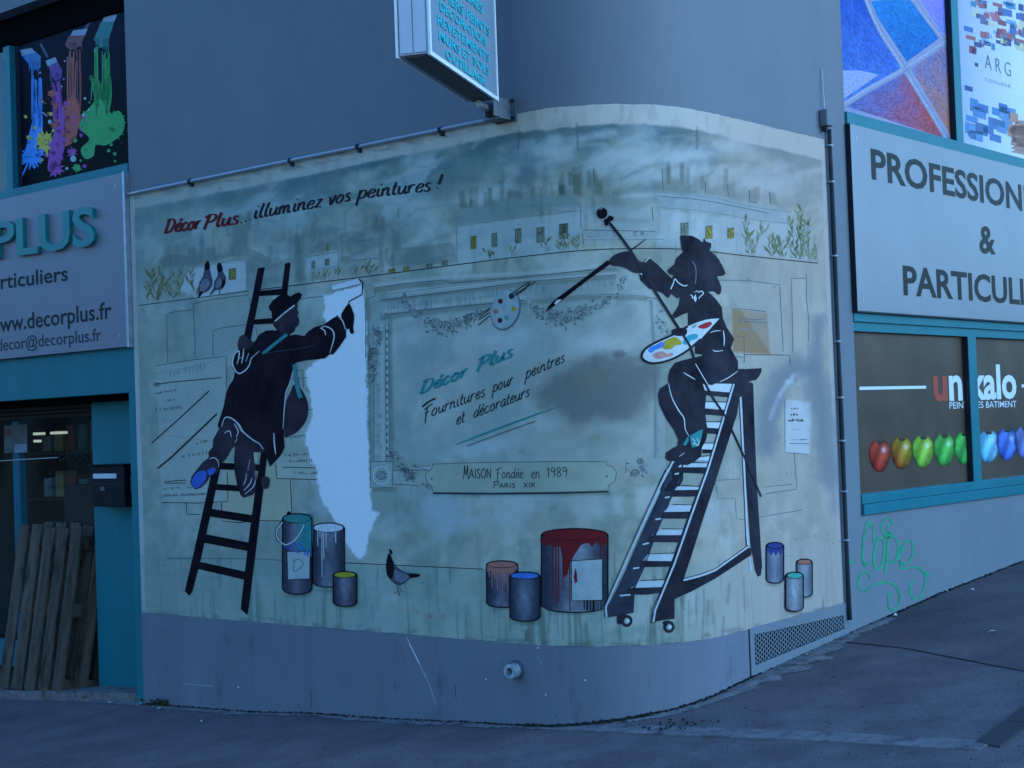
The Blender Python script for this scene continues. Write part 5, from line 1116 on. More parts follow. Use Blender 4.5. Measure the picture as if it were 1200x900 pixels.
for L in ([(890, 262), (1098, 265), (1102, 320)], [(1077, 470), (1078, 722), (1190, 730)], [(1120, 720), (1132, 880), (1130, 893), (985, 915)], [(848, 272), (880, 274)], [(860, 330), (887, 330)], [(1100, 678), (1190, 680)], [(855, 106), (990, 113)], [(855, 92), (930, 98), (985, 96)]): sk.stroke(q9(L), .9, GL, 1, False)
for L in ([(750, 55), (765, 138), (840, 135)], [(845, 135), (850, 232), (888, 236)], [(955, 225), (1160, 190)], [(755, 52), (870, 45)], [(975, 83), (1115, 70)], [(1080, 20), (1090, 20)]): sk.stroke(q10(L), .8, GL, 1, False)
scribble(868, 387, 892, 388, 3, GF, .8); scribble(879, 397, 890, 398, 5, GF, .8); scribble(885, 403, 895, 404, 4, GF, .8); scribble(927, 480, 935, 480, 2, GL); scribble(926, 487, 934, 487, 3, KL, .9, .1); scribble(924, 494, 940, 494, 3.5, KL, 1, .1); scribble(928, 504, 936, 504, 2, GF); scribble(928, 516, 945, 516, 2.5, GF)
scribble(870, 377, 892, 376, 1.5, GF); sk.build('notice_outlines', mu, 'sketched notices pinned behind the seated painter at the right')

# skyline line work
sk = Paint()
for L in ([(490, 345), (492, 460)], [(553, 335), (556, 430)], [(560, 440), (655, 490)], [(440, 510), (552, 500), (556, 640)], [(780, 380), (790, 560)], [(835, 475), (900, 415), (985, 402)], [(840, 485), (985, 462)], [(985, 410), (988, 540)], [(1000, 420), (1170, 400)], [(1010, 510), (1165, 490)], [(850, 545), (985, 528)], [(700, 480), (760, 560)]): sk.stroke(Z5(L), .9, GF, 1)
for L in ([(230, 520), (420, 490), (535, 475)], [(250, 450), (520, 420)], [(215, 510), (255, 455)], [(235, 355), (262, 365), (278, 440)], [(532, 280), (540, 340), (545, 515)], [(535, 272), (560, 262)], [(700, 275), (900, 242), (1120, 238)], [(680, 325), (760, 310), (1115, 268)], [(750, 300), (830, 290)], [(1122, 240), (1124, 350)], [(30, 415), (155, 400)], [(40, 500), (180, 490)], [(180, 350), (190, 500)], [(175, 270), (180, 350)], [(550, 340), (700, 320)]): sk.stroke(Z3(L), .9, GF, 1)
for L in ([(475, 103), (560, 108), (760, 130), (900, 165), (1110, 195)], [(480, 118), (700, 140), (880, 175), (1000, 200)], [(495, 173), (700, 190), (900, 225), (1100, 250)], [(130, 278), (470, 285)], [(140, 325), (510, 322)], [(120, 165), (125, 270)], [(0, 190), (110, 188)], [(592, 240), (594, 300)], [(130, 290), (135, 345)], [(503, 0), (508, 98)]): sk.stroke(Z8(L), .9, GF if random.random() < .6 else GL, 1)
for L in ([(703, 48), (706, 108)], [(808, 66), (812, 120)], [(910, 92), (912, 145), (945, 150)], [(1005, 100), (1010, 155)], [(90, 20), (92, 105)], [(182, -8), (184, 60)], [(455, 170), (460, 230)], [(640, 430), (660, 470)]): sk.stroke(Z8(L), 1.2, GL, 1, False)
hand(sk, 'c l l l', (689, 278), (722, 277), 5, .8, GF); hand(sk, 'c e', (742, 276), (755, 275), 4, .9, GL)
sk.build('rooftop_line_drawing', mu)
WN = mat('yellow_window_paint', (.26, .20, .05), .85, .8, 60); WG = mat('grey_window_paint', (.19, .20, .14), .85, .6, 60); WD = mat('dark_window_edge', (.08, .1, .07), .85, .3, 60)
def pwin(cx, cy, w_, h_, m, edge=True):
    p = Paint(); p.poly([(cx - w_ / 2, cy - h_ / 2 + 1), (cx + w_ / 2, cy - h_ / 2), (cx + w_ / 2, cy + h_ / 2), (cx - w_ / 2, cy + h_ / 2 + 1)], m, 2)
    if edge: p.stroke([(cx - w_ / 2, cy + h_ / 2), (cx - w_ / 2, cy - h_ / 2 + 1), (cx + w_ / 2, cy - h_ / 2)], .9, WD, 3, False)
    p.build('painted_window', mu)
for a in ((273, 321, 8, 13, WN), (385, 290, 3, 7, WN), (368, 310, 4, 8, WG), (384, 307, 5, 8, WG), (555.5, 284, 6.5, 15, WN), (580, 281, 6, 16, WG), (608, 276, 7, 17, WG), (634, 275, 9, 18, WG), (661, 271, 10, 18, WG), (460, 317, 7, 4, WN), (477, 315, 7, 5, WN), (504, 311, 7, 4, WG), (522, 308, 7, 5, WG), (661, 270, 9, 15, WG), (802, 268, 9, 14, WG), (830.5, 272, 8, 15, WN), (856, 273, 7.5, 12, WN)): pwin(*a)

# leafy shoots behind the ledge
LF = [mat('leaf_paint_%s' % n, c, .85, .3, 40) for n, c in (('olive', (.19, .19, .09)), ('sage', (.30, .29, .18)), ('dark', (.22, .22, .14)))]
def leafy(x0, x1, ybase, hts, n, size=6, seed=0, lab=None):
    size *= 1.3; n = max(3, int(n * .38)); random.seed(seed); p = Paint()
    for k in range(n):
        x = random.uniform(x0, x1); yb = ybase(x); h = hts(x) * random.uniform(.6, 1.05); lean = random.uniform(-.35, .35)
        p.stroke([(x, yb), (x + lean * h * .4, yb - h * .55), (x + lean * h, yb - h)], .35, LF[2], 1)
        for j in range(int(h / 4.5) + 1):
            t = (j + .5) / (h / 4.5 + 1); bx, by = x + lean * h * t, yb - h * t
            for s_ in (-1, 1):
                if random.random() < .2: continue
                a = random.uniform(.15, .75) * s_ + lean * .5; l = size * random.uniform(.7, 1.4); bx += random.uniform(-3, 3); ex, ey = bx + l * math.sin(a), by - l * math.cos(a); w_ = l * .13
                if ex > 957 or ex < 164: continue
                nx, ny = -(ey - by) / l * w_, (ex - bx) / l * w_; mx, my = (bx + ex) / 2, (by + ey) / 2
                p.poly([(bx, by), (mx + nx, my + ny), (ex, ey), (mx - nx, my - ny)], LF[0 if random.random() < .45 else 1], 2 + (k % 3))
    return p.build('painted_leaves', mu, lab)
led = lambda x: float(np.interp(x, [150, 165, 232, 447, 537, 610, 700, 797, 875, 947, 1000], [360, 358, 349, 322, 310, 301, 292.5, 292, 300, 307.5, 313])) - 1
leafy(165, 228, led, lambda x: float(np.interp(x, [160, 180, 200, 215, 228], [36, 40, 42, 36, 30])), 22, 8, 1, 'leafy shoots left of the two pigeons'); leafy(376, 398, led, lambda x: 13, 7, 6, 2); leafy(412, 438, led, lambda x: 13, 8, 6, 3); leafy(572, 602, led, lambda x: 12, 9, 6, 4); leafy(636, 684, led, lambda x: 20, 13, 7, 5)
leafy(862, 958, led, lambda x: float(np.interp(x, [860, 880, 905, 920, 935, 945, 958], [10, 40, 28, 34, 65, 70, 62])), 38, 7, 6, 'tall leafy shoots at the right end of the ledge')

# painted stone frame, garlands, pillar, rosettes
sk = Paint()
F1 = lambda L, wd=.9, m=GL, s_=True: sk.stroke(L, wd, m, 1, s_)
F1([(429, 420), (429, 350), (440, 347), (440, 337.5), (470, 333), (520, 328), (530, 332), (617, 324), (700, 316), (722, 315)], 1.0, GL, False); F1([(434, 372), (434, 357), (445, 354), (445, 346), (530, 335), (617, 325), (722, 312)], .9, GF, False)
F1([(448, 347), (448, 352), (560, 338), (620, 330), (722, 322)], 1.1, GL, False); F1([(450, 369), (520, 361), (560, 357), (615, 352)], 1.2, GL, False); F1([(625, 351), (700, 345), (757, 347)], .8, GF); F1([(447, 366), (447, 375), (457, 372), (452, 366)], .8, GL, False)
for x in (437.5, 452, 456): F1([(x, 380), (x + .5, 460), (x + 1, 541)], .8, GL)
F1([(756, 350), (762, 349), (775, 352)], .9, GL); F1([(764, 352), (766, 400), (768, 420)], .8, GF); F1([(767, 470), (768, 535)], .8, GF); F1([(780, 470), (781, 535)], .8, GF); F1([(767, 536), (781, 535), (781, 565), (767, 566)], .8, GF, False)
for k in range(130):                                # hatched fluting
    x = random.uniform(455, 722); y = np.interp(x, [455, 617, 722], [352, 331, 322]) + random.uniform(0, 6); sk.stroke([(x, y), (x + .4, y + random.uniform(6, 16))], .5, GF, 1, False)
for k in range(36): y = 384 + k * 4.3; sk.ell(454 + .004 * k, y, 1.1, 1.5, GL if k % 2 else WH, 2, n=8)
for k in range(16): sk.stroke([(768, 472 + k * 4), (772, 469 + k * 4)], .8, GF, 1, False)
sk.build('stone_frame_drawing', mu)
def rose(p, cx, cy, r):
    for q in range(3): p.ring(cx + random.uniform(-.5, .5), cy + random.uniform(-.5, .5), r * (.25 + .33 * q), .7, GL, 2, 9, r * (.22 + .28 * q))
    for q in range(6): a = q + random.random(); p.stroke([(cx + r * .5 * math.cos(a), cy + r * .45 * math.sin(a)), (cx + r * math.cos(a + .4), cy + r * .9 * math.sin(a + .4))], .7, GL, 2, False)
def garland(path, widths, roses, dens, seed, lab=None):
    random.seed(seed); p = Paint(); pts = catmull(path, False, 12); n = len(pts)
    for k in range(int(dens * .6)):
        i = random.randrange(n); t = i / n; w_ = np.interp(t, [a for a, _ in widths], [b for _, b in widths]); x = pts[i][0] + random.uniform(-w_, w_) * .7; y = pts[i][1] + random.uniform(-w_, w_); a = random.random() * 6.28; l = random.uniform(2, 4.5)
        m = random.choice([GL, GL, GF, GF, PALE_G]); p.stroke([(x, y), (x + l * .6 * math.cos(a), y + l * .6 * math.sin(a)), (x + l * math.cos(a + .8), y + l * math.sin(a + .8))], random.uniform(.6, 1.5), m, 1 + k % 3)
    for r in roses: rose(p, *r)
    p.build('painted_garland', mu, lab)
garland([(472, 348), (478, 358), (488, 368), (505, 382), (522, 386), (540, 380), (552, 372), (563, 366)], [(0, 4), (.2, 4), (.5, 9), (.8, 7), (1, 2)], [(511, 379, 7), (524, 382, 7), (537, 378, 6), (549, 372, 5)], 330, 1, 'flower garland left of the small palette')
garland([(624, 358), (632, 366), (645, 374), (660, 374), (680, 367), (700, 358), (715, 350)], [(0, 4), (.4, 10), (.7, 8), (1, 4)], [(649, 369, 7), (681, 364, 7.5), (665, 373, 6)], 360, 2, 'flower garland under the long paint brush')
garland([(722, 348), (726, 335), (732, 325)], [(0, 3), (1, 3)], [], 50, 3); garland([(441, 384), (444, 398), (438, 412), (436, 425), (438, 440), (433, 450)], [(0, 4), (.5, 7), (1, 4)], [(438, 413, 6), (442, 390, 4)], 200, 4, 'hanging flowers on the painted pillar'); garland([(770, 372), (778, 385), (782, 398)], [(0, 5), (1, 5)], [], 60, 5)
garland([(458, 532), (466, 535), (472, 545), (478, 555), (484, 556)], [(0, 3), (.5, 5), (1, 6)], [(479, 556, 7)], 170, 6); garland([(485, 548), (495, 549), (503, 549)], [(0, 2), (1, 2)], [], 40, 7); garland([(492, 565), (500, 568), (505, 572)], [(0, 2), (1, 2)], [], 30, 8); garland([(735, 550), (748, 552), (757, 548)], [(0, 7), (1, 5)], [(744, 554, 5), (750, 540, 4)], 60, 9)
ro = Paint(); ro.poly([(435, 541), (461, 541), (460, 571), (434, 572)], mat('rosette_stone_paint', (.38, .42, .36), .85, .2, 30), 1); ro.stroke([(435, 541), (461, 541), (460, 571), (434, 572), (435, 541)], 1, GL, 2, False)
for k in range(18): t = k * 6.283 / 18; ro.ell(447.5 + 9.5 * math.cos(t), 557 + 10.5 * math.sin(t), 1.2, 1.3, WH, 3, n=7)
rose(ro, 447.5, 557, 6.5); ro.build('painted_rosette', mu)
ro = Paint(); ro.poly([(461, 551), (482, 551), (485, 568), (461, 567)], mat('rosette_stone_paint', (.38, .42, .36), .85), 1); ro.stroke([(461, 551), (503, 551)], .9, GL, 2, False); ro.stroke([(461, 567), (490, 569)], .9, GL, 2, False)
for k in range(11): ro.ell(485 + k * 1.9, 548.5, .9, 1.0, WH, 3, n=7)
ro.build('painted_moulding', mu)
# name plaque
pq = Paint(); PQ = [(507.5, 544), (560, 542), (640, 541), (711, 541), (711.5, 545), (718, 547), (722.5, 554), (720.5, 564), (713, 569), (712.5, 575), (660, 576.5), (580, 577.5), (508, 577), (506.5, 569.5), (501.5, 566.5), (499, 559), (500.5, 554), (506.5, 550)]
pq.poly(PQ, mat('plaque_paint', (.43, .44, .32), .85, .12, 8), 2); pq.stroke(PQ + [PQ[0]], .9, GL, 3, False); pq.stroke([(508, 578), (580, 578.6), (660, 577.6), (713, 576)], 2, KL, 2); pq.ell(506.5, 561, 1, 1, KL, 4); pq.ell(711, 558, 1, 1, KL, 4)
hand(pq, 'MAISON', (543, 560.5), (577, 560), 9.5, 1.0, KL, 4); hand(pq, 'Fondée', (582, 560.3), (614, 560), 6.8, .9, KL, 4); hand(pq, 'en', (623, 560), (634, 559.7), 7, .9, KL, 4); hand(pq, '1989', (641, 559.5), (666, 558.5), 7.6, .9, KL, 4)
hand(pq, 'PARIS', (578, 571.5), (605, 571.3), 4.3, .9, KL, 4); hand(pq, 'XIX', (614, 571.3), (628, 571), 4.8, .9, KL, 4); pq.build('painted_plaque', mu)
# small emblem palette
pe = Paint(); pe.ell(593, 363.5, 17, 24.5, mat('dark_palette_rim', (.14, .17, .17), .85), 4, .28, 30); pe.ell(592.5, 362.5, 15.8, 23.2, mat('palette_stone_paint', (.36, .42, .40), .85, .15, 20), 5, .28, 30); pe.ell(600, 347, 3.2, 3.6, KL, 6)
for x, y, c in ((587, 353, (.12, .015, .02)), (581.5, 365, (.40, .16, .13)), (602.5, 362, (.38, .34, .03)), (594.5, 372.5, (.12, .30, .30)), (586.5, 375.5, (.09, .01, .03))): pe.ell(x, y, 2.9, 3, mat('dab_%d' % int(x * 10), c, .8, .3, 60), 6)
for L in ([(600, 347), (615, 338), (628, 330)], [(601, 349), (617, 338), (622, 330)], [(599, 345), (612, 336), (620, 331)], [(561, 369), (575, 361)], [(561, 375), (575, 366)], [(561, 381), (575, 370)], [(562, 372), (574, 363)]): pe.stroke(L, 1.1, KL, 7, False)
pe.build('painted_palette', mu, 'small upright palette emblem with brushes between the garlands')

# ---- lettering of the mural
tx = Paint(); sh = .22
for s_, a, b, xh, wd, m in (('Décor', (193, 273), (235, 268), 9.5, 3.1, REDB), ('Plus', (238, 268.5), (280, 262), 9.5, 3.1, REDB), ('...', (281, 262), (297, 257), 9, 2.6, INKP), ('illuminez', (297, 256.5), (378, 242), 9.5, 2.6, INKP), ('vos', (385, 240.5), (411, 235), 9.5, 2.6, INKP), ('peintures', (419, 233), (505, 223.5), 9.5, 2.6, INKP), ('!', (510, 221.5), (519, 220), 9.5, 3.2, INKP)):
    tx = Paint(); hand(tx, s_, a, b, xh, wd, m, 4, sh, True); tx.build('painted_word', mu)
tx = Paint(); hand(tx, 'Décor', (492, 462), (548, 440.5), 9.2, 3.1, TL, 4, .28, True); hand(tx, 'Plus', (558, 435.5), (601, 417.5), 9.5, 3.1, TL, 4, .28, True); tx.stroke([(535, 521), (590, 500), (650, 478)], 2.6, TL, 4, taper=True); tx.build('painted_lettering', mu, 'teal brush lettering Décor Plus with a teal underline')
tx = Paint(); hand(tx, 'Fournitures', (497, 491), (569, 464), 8.2, 1.3, KL, 4, .12); hand(tx, 'pour', (577.5, 460), (602, 450), 8.2, 1.3, KL, 4, .12); hand(tx, 'peintres', (616, 444), (662, 424), 8.2, 1.3, KL, 4, .12); hand(tx, 'et', (535, 498), (545, 494), 8.2, 1.3, KL, 4, .12); hand(tx, 'décorateurs', (555, 490), (621, 464), 8.0, 1.3, KL, 4, .12)
tx.stroke([(547, 523), (590, 507), (628, 493.5)], 1.3, GL, 4); tx.stroke([(495, 477), (504, 470), (511, 467)], 2.2, KL, 4); tx.build('painted_lettering', mu, 'thin handwriting Fournitures pour peintres et décorateurs')

# ---- ladder and climbing painter at the left
ld = Paint(); 
ld.poly([(302.5, 315), (305, 313.8), (311, 313.2), (303, 354), (294.5, 398), (276, 472), (256.5, 560), (236, 655), (226, 693), (222.5, 698), (217, 692.5), (226, 655), (247, 560), (267, 472), (286, 396), (295, 354)], K, 5)
ld.poly([(334.5, 309), (338, 307.7), (341, 308), (337, 346), (322, 472), (313, 540), (309.5, 572), (301, 640), (293, 705), (292, 712), (290.5, 720.5), (283, 714), (283, 709), (291, 640), (300, 572), (305, 540), (314, 470), (330, 345)], K, 5); ld.build('painted_ladder_rails', mu)
for R4 in ([(303.7, 341), (333, 338), (333, 345.5), (303.5, 347)], [(297.5, 374.5), (322, 372.5), (322, 379), (297, 380.5)], [(257, 542), (309, 544.5), (309, 552), (256.5, 550)], [(252, 567), (303, 570), (303, 577), (251, 574)], [(247.5, 596), (299, 604), (298.5, 613), (245, 605)], [(237, 625), (294, 636), (293, 646), (235, 635)], [(232, 657.5), (289, 670), (288, 679.5), (230, 666)]):
    p = Paint(); p.poly(R4, K, 6); p.build('painted_rung', mu)
mn = Paint(); CO = K
coat = q6([(712, 352), (680, 347), (650, 350), (620, 365), (597, 400), (590, 405), (575, 390), (548, 368), (525, 380), (520, 400), (522, 432), (505, 460), (494, 500), (494, 530), (520, 555), (500, 575), (480, 602), (463, 640), (452, 700), (437, 750), (423, 792), (428, 808), (440, 800), (455, 762), (480, 757), (520, 785), (545, 825), (590, 865), (625, 890), (640, 910), (650, 930), (655, 950), (668, 987), (690, 965), (722, 930), (737, 895), (733, 850), (732, 750), (738, 680), (750, 620), (765, 570), (780, 510), (790, 500), (830, 490), (880, 485), (925, 480), (950, 460), (965, 462), (990, 430), (1025, 380), (1025, 350), (1022, 320), (1010, 295), (985, 278), (950, 300), (920, 322), (880, 332), (845, 355), (830, 375), (790, 368), (765, 372)])
mn.poly(coat, mat('coat_mural_black', (.004, .003, .006), .95, .2, 3.2, .0004, 200, spec=.06, col2=(.032, .020, .028)), 7)
mn.build('painted_coat', mu, 'long dark coat of the climbing painter')
hd = Paint(); hd.poly(q6([(690, 305), (683, 320), (697, 342), (712, 352), (735, 375), (760, 368), (782, 352), (787, 335), (800, 325), (805, 300), (797, 278), (803, 265), (795, 250), (790, 228)]), K2, 8, True)
hd.poly(q6([(663, 235), (680, 210), (712, 185), (745, 178), (765, 190), (785, 177), (805, 170), (818, 180), (812, 198), (790, 228), (740, 268), (688, 306), (676, 280), (678, 262), (666, 252)]), K, 9); hd.stroke(q6([(692, 306), (740, 265), (785, 231)]), 1.6, WH, 10); hd.build('painted_head', mu, 'head with a brimmed hat of the climbing painter')
ha = Paint(); ha.poly(q6([(1003, 285), (1008, 262), (1035, 225), (1048, 235), (1055, 255), (1062, 275), (1063, 300), (1058, 335), (1062, 358), (1052, 365), (1043, 358), (1040, 340), (1030, 345), (1022, 325)]), K, 8, True); ha.build('painted_hand', mu); ha = Paint(); ha.poly(q6([(520, 432), (523, 388), (545, 368), (565, 380), (572, 392), (588, 402), (585, 425), (560, 440)]), K2, 8, True); ha.build('painted_hand', mu)
lg_ = Paint(); lg_.poly(q7([(430, 10), (455, -40), (490, -45), (530, 20), (600, 70), (640, 95), (645, 118), (590, 122), (600, 180), (605, 230), (605, 290), (590, 318), (545, 333), (530, 318), (515, 275), (503, 215), (500, 150), (505, 92), (490, 100), (475, 130), (455, 160), (430, 178), (428, 210), (385, 235), (370, 262), (345, 285), (320, 294), (303, 280), (295, 260), (300, 235), (330, 195), (355, 165), (382, 145), (380, 118), (400, 95), (402, 60)]), K2, 8)
lg_.poly(q7([(630, 240), (655, 233), (668, 250), (660, 285), (640, 292), (630, 285)]), K2, 8, True); lg_.build('painted_trousers', mu)
so_ = Paint(); so_.poly(q7([(305, 245), (330, 212), (365, 208), (373, 230), (350, 272), (320, 288), (303, 270)]), BLU, 9, True); so_.poly(q7([(375, 207), (398, 190), (416, 196), (408, 217), (384, 232)]), BLU, 9); so_.build('painted_shoe_soles', mu, 'bright blue shoe soles of the climbing painter')
bg = Paint(); bg.poly(q6([(778, 605), (805, 615), (825, 640), (842, 680), (848, 730), (835, 775), (800, 820), (760, 843), (736, 845), (736, 750), (745, 680), (765, 635)]), K2, 6, True); bg.stroke(q6([(783, 508), (788, 560), (795, 610), (812, 665)]), 4.0, TL, 9, w1=5); bg.stroke(q6([(748, 368), (700, 405), (635, 458)]), 3.8, TL, 9); bg.build('painted_satchel', mu, 'shoulder bag with a teal strap')
wl_ = Paint()
for L, wd in (([(520, 440), (500, 470), (495, 510), (520, 550), (555, 535), (575, 505), (582, 480), (620, 445)], 1.5), ([(510, 455), (525, 445), (522, 480), (514, 508)], 1.5), ([(546, 435), (543, 470), (536, 505)], 1.5), ([(520, 482), (548, 470)], 1.2), ([(570, 455), (556, 495)], 1.4), ([(905, 338), (930, 330), (962, 348), (970, 380), (960, 420), (950, 455)], 1.6), ([(905, 338), (925, 350), (930, 372)], 1.4), ([(988, 282), (1010, 305), (1022, 345)], 1.4),
              ([(780, 540), (765, 590), (745, 640), (736, 720), (730, 810)], 1.2), ([(443, 800), (455, 762), (480, 757), (520, 785), (545, 825), (590, 862), (620, 880), (638, 905)], 1.5), ([(687, 830), (690, 880), (696, 930)], 1.6), ([(500, 785), (515, 810), (520, 828), (510, 850)], 1.2), ([(455, 830), (480, 820), (488, 850)], 1.2), ([(515, 855), (505, 875)], 1.6)): wl_.stroke(q6(L), wd, WH, 10, taper=True)
for L, wd in (([(575, 155), (565, 205)], 1.0), ([(585, 240), (575, 268), (545, 300)], 1.2), ([(600, 245), (592, 280), (550, 318)], 1.1), ([(560, 218), (555, 250), (545, 275)], 1.0), ([(385, 152), (405, 145), (425, 160), (430, 190)], 1.1), ([(600, 205), (600, 240)], 1.0)): wl_.stroke(q7(L), wd, WH, 10, taper=True)
wl_.stroke(q6([(630, 460), (720, 445), (830, 430), (880, 418)]), .7, mat('blue_grey_seam', (.05, .055, .09), .8), 10); wl_.poly(q7([(593, 120), (615, 122), (612, 170), (597, 172)]), mat('pale_gap_paint', (.45, .45, .36), .85), 10); wl_.build('painted_white_outlines', mu, 'white fold lines over the climbing painter')
rl = Paint(); rl.poly([(389.5, 335), (421, 326.5), (423, 332.5), (391, 341)], mat('roller_white', (.70, .73, .76), .8, .1), 6); rl.stroke([(421, 327), (425.8, 331), (425, 345), (410, 353), (408.7, 359)], 1.3, K, 7, False); rl.stroke([(390, 341), (423, 333)], .7, GL, 7); rl.build('painted_roller', mu, 'white paint roller in the climbing painter\'s hand')

# ---- painter seated on the step ladder at the right
DK = mat('indigo_mural_black', (.012, .010, .015), .95, .25, 4, .0004, 200, spec=.08, col2=(.050, .044, .056)); PALE = mat('pale_tread_paint', (.52, .54, .56), .85, .1, 20)
sl_ = Paint()
sl_.poly([*q9([(800, 345), (840, 332), (967, 326), (966, 345), (955, 365), (940, 382), (924, 384), (895, 396), (838, 398), (760, 396)])], DK, 5); sl_.build('painted_ladder_platform', mu)
sl_ = Paint(); sl_.poly([(855, 448), (880, 448), (882, 450), (883.5, 500), (886.5, 570), (890, 625), (892.5, 664), (891, 674), (887.5, 676), (884, 668), (881, 650), (879, 641), (876, 600), (872, 540), (869, 470)], DK, 4)
sl_.stroke(q9([(868, 460), (876, 640), (886, 820), (895, 1050), (905, 1160)]), 2.6, PALE, 5, False); sl_.stroke(q9([(862, 460), (872, 660), (882, 850), (895, 1160)]), .8, DK, 6, False); sl_.stroke(q10([(912, 415), (918, 478)]), 2.2, PALE, 5); sl_.build('painted_ladder_back_leg', mu)
sl_ = Paint(); sl_.poly(q10([(600, 520), (680, 500), (750, 476), (905, 366), (920, 372), (918, 402), (750, 512), (640, 572), (562, 607)]), DK, 5); sl_.stroke(q10([(600, 520), (680, 500), (752, 472), (906, 362)]), 1.8, PALE, 6, False); sl_.stroke(q10([(600, 512), (680, 490), (750, 465), (905, 355)]), .7, DK, 6, False); sl_.build('painted_ladder_brace', mu)
sl_ = Paint(); sl_.poly([*q9([(840, 398), (896, 396), (862, 470), (850, 545)]), *q10([(738, 95), (690, 240), (640, 400), (600, 520), (560, 607), (560, 700), (482, 710), (456, 720), (455, 690), (560, 390), (640, 170), (715, -20)]), *q9([(770, 600)])], DK, 8)
sl_.stroke([*q9([(836, 400), (770, 620)]), *q10([(715, 0), (640, 210), (560, 440), (470, 660), (461, 715)])], 2.0, PALE, 9, False); sl_.stroke([*q9([(829, 402), (763, 620)]), *q10([(706, 0), (630, 210), (550, 440), (458, 655), (452, 720)])], .8, DK, 9, False); sl_.build('painted_ladder_front_rail', mu)
sl_ = Paint(); sl_.poly(q10([(540, 5), (600, 22), (560, 100), (548, 130), (512, 215), (470, 320), (425, 450), (375, 560), (370, 672), (250, 694), (240, 660), (300, 545), (420, 270)]), mat('worn_indigo_black', (.016, .018, .030), .85, .3, 6, col2=(.06, .065, .09)), 5)
sl_.poly(q9([(545, 765), (600, 778), (600, 850), (570, 905), (490, 900)]), DK, 5)
sl_.stroke([*q9([(553, 762), (480, 905)]), *q10([(528, 0), (400, 285), (300, 510), (240, 645), (244, 692)])], 2.2, PALE, 9, False); sl_.stroke([*q9([(545, 760), (472, 900)]), *q10([(518, 0), (392, 275), (232, 640), (236, 695)])], .8, DK, 9, False)
for a_, b_ in (((560, 22), (580, 19)), ((515, 133), (536, 129)), ((470, 235), (497, 230)), ((412, 352), (440, 345)), ((367, 465), (396, 460)), ((305, 592), (355, 587))): sl_.stroke(q10([a_, b_]), 1.8, PALE, 7, False)
sl_.build('painted_ladder_rear_rail', mu)
for a, b, c in (([(550, 98), (668, 95), (660, 127), (540, 128)], [(575, 80), (678, 83), (668, 97), (552, 100)], [(590, 75), (683, 80)]), ([(505, 200), (645, 197), (633, 231), (490, 230)], [(540, 167), (652, 168), (645, 198), (508, 202)], [(552, 165), (654, 167)]), ([(450, 308), (605, 308), (590, 342), (430, 340)], [(495, 282), (610, 282), (602, 310), (450, 310)], [(500, 278), (616, 280)]),
                ([(405, 428), (552, 430), (540, 455), (395, 458)], [(435, 398), (562, 396), (555, 430), (408, 432)], [(440, 396), (568, 391)]), ([(345, 556), (510, 552), (500, 577), (430, 587), (335, 585)], [(395, 525), (520, 520), (512, 550), (355, 556)], [(400, 520), (525, 515)]), ([(560, -10), (705, -10), (700, 20), (565, 14)], [(600, -38), (715, -35), (708, -10), (575, -8)], [(600, -40), (715, -38)])):
    p = Paint(); p.poly(q10(b), PALE, 5); p.poly(q10(a), DK, 7); p.stroke(q10(c), .8, DK, 7, False); p.build('painted_step', mu)
for a, b in (([(690, 430), (815, 440), (810, 462), (690, 452)], [(685, 398), (828, 400), (818, 440), (688, 428)]), ([(700, 515), (800, 524), (790, 550), (700, 543)], [(705, 486), (805, 488), (796, 520), (700, 513)]), ([(700, 604), (770, 610), (762, 636), (700, 630)], [(705, 581), (780, 580), (770, 608), (700, 604)]), ([(690, 706), (738, 708), (728, 724), (690, 724)], [(685, 680), (745, 680), (740, 707), (688, 706)]), ([(640, 765), (718, 768), (712, 772), (640, 770)], [(650, 745), (725, 740), (718, 766), (640, 765)])):
    p = Paint(); p.poly(q9(b), WH, 5); p.poly(q9(a), DK, 6); p.stroke(q9([(b[0][0], b[0][1] - 4), (b[1][0], b[1][1] - 4)]), .8, DK, 6, False); p.build('painted_step', mu)
for cx, cy, bk in ((734.5, 727.5, [(295, 680), (335, 678), (318, 718), (295, 722)]), (783.5, 734.5, [(505, 715), (535, 708), (530, 725), (518, 738)])):
    p = Paint(); p.poly(q10(bk), DK, 6, True); p.ring(cx, cy, 5.0, 3.2, DK, 7, 14, 5.4); p.ell(cx + 1, cy, 2.2, 2.4, WH, 6); p.build('painted_castor', mu)
wn = Paint(); wn.poly(q8([(585, 305), (612, 303), (642, 306), (672, 322), (690, 338), (697, 314), (706, 333), (730, 340), (730, 358), (722, 377), (745, 392), (765, 415), (785, 452), (798, 482), (785, 493), (757, 496), (768, 520), (778, 550), (776, 572), (765, 583), (745, 568), (712, 570), (690, 575), (665, 560), (640, 575), (600, 560), (555, 545), (548, 505), (555, 490), (535, 485), (525, 468), (545, 450), (560, 438), (566, 412), (598, 382), (590, 352)]), DK, 8); wn.build('painted_head', mu, 'head of the seated painter with a feathered hat and long hair')
wn = Paint(); wn.poly([*q8([(640, 572), (690, 568), (722, 572), (750, 600), (780, 640), (785, 690), (803, 735), (838, 788), (822, 832)]), *q9([(838, 262), (855, 292), (856, 330), (800, 370), (737, 405), (715, 400), (680, 385), (560, 300), (600, 290), (685, 270), (690, 262), (655, 258), (655, 225), (640, 160), (622, 130), (622, 65), (596, 75), (562, 93), (548, 78), (580, 30), (585, -10)]), *q8([(575, 600), (545, 578), (530, 598), (500, 572), (440, 552), (400, 512), (395, 488), (405, 470), (420, 420), (440, 408), (480, 440), (520, 480), (560, 520), (600, 545)])], DK, 7); wn.build('painted_smock', mu)
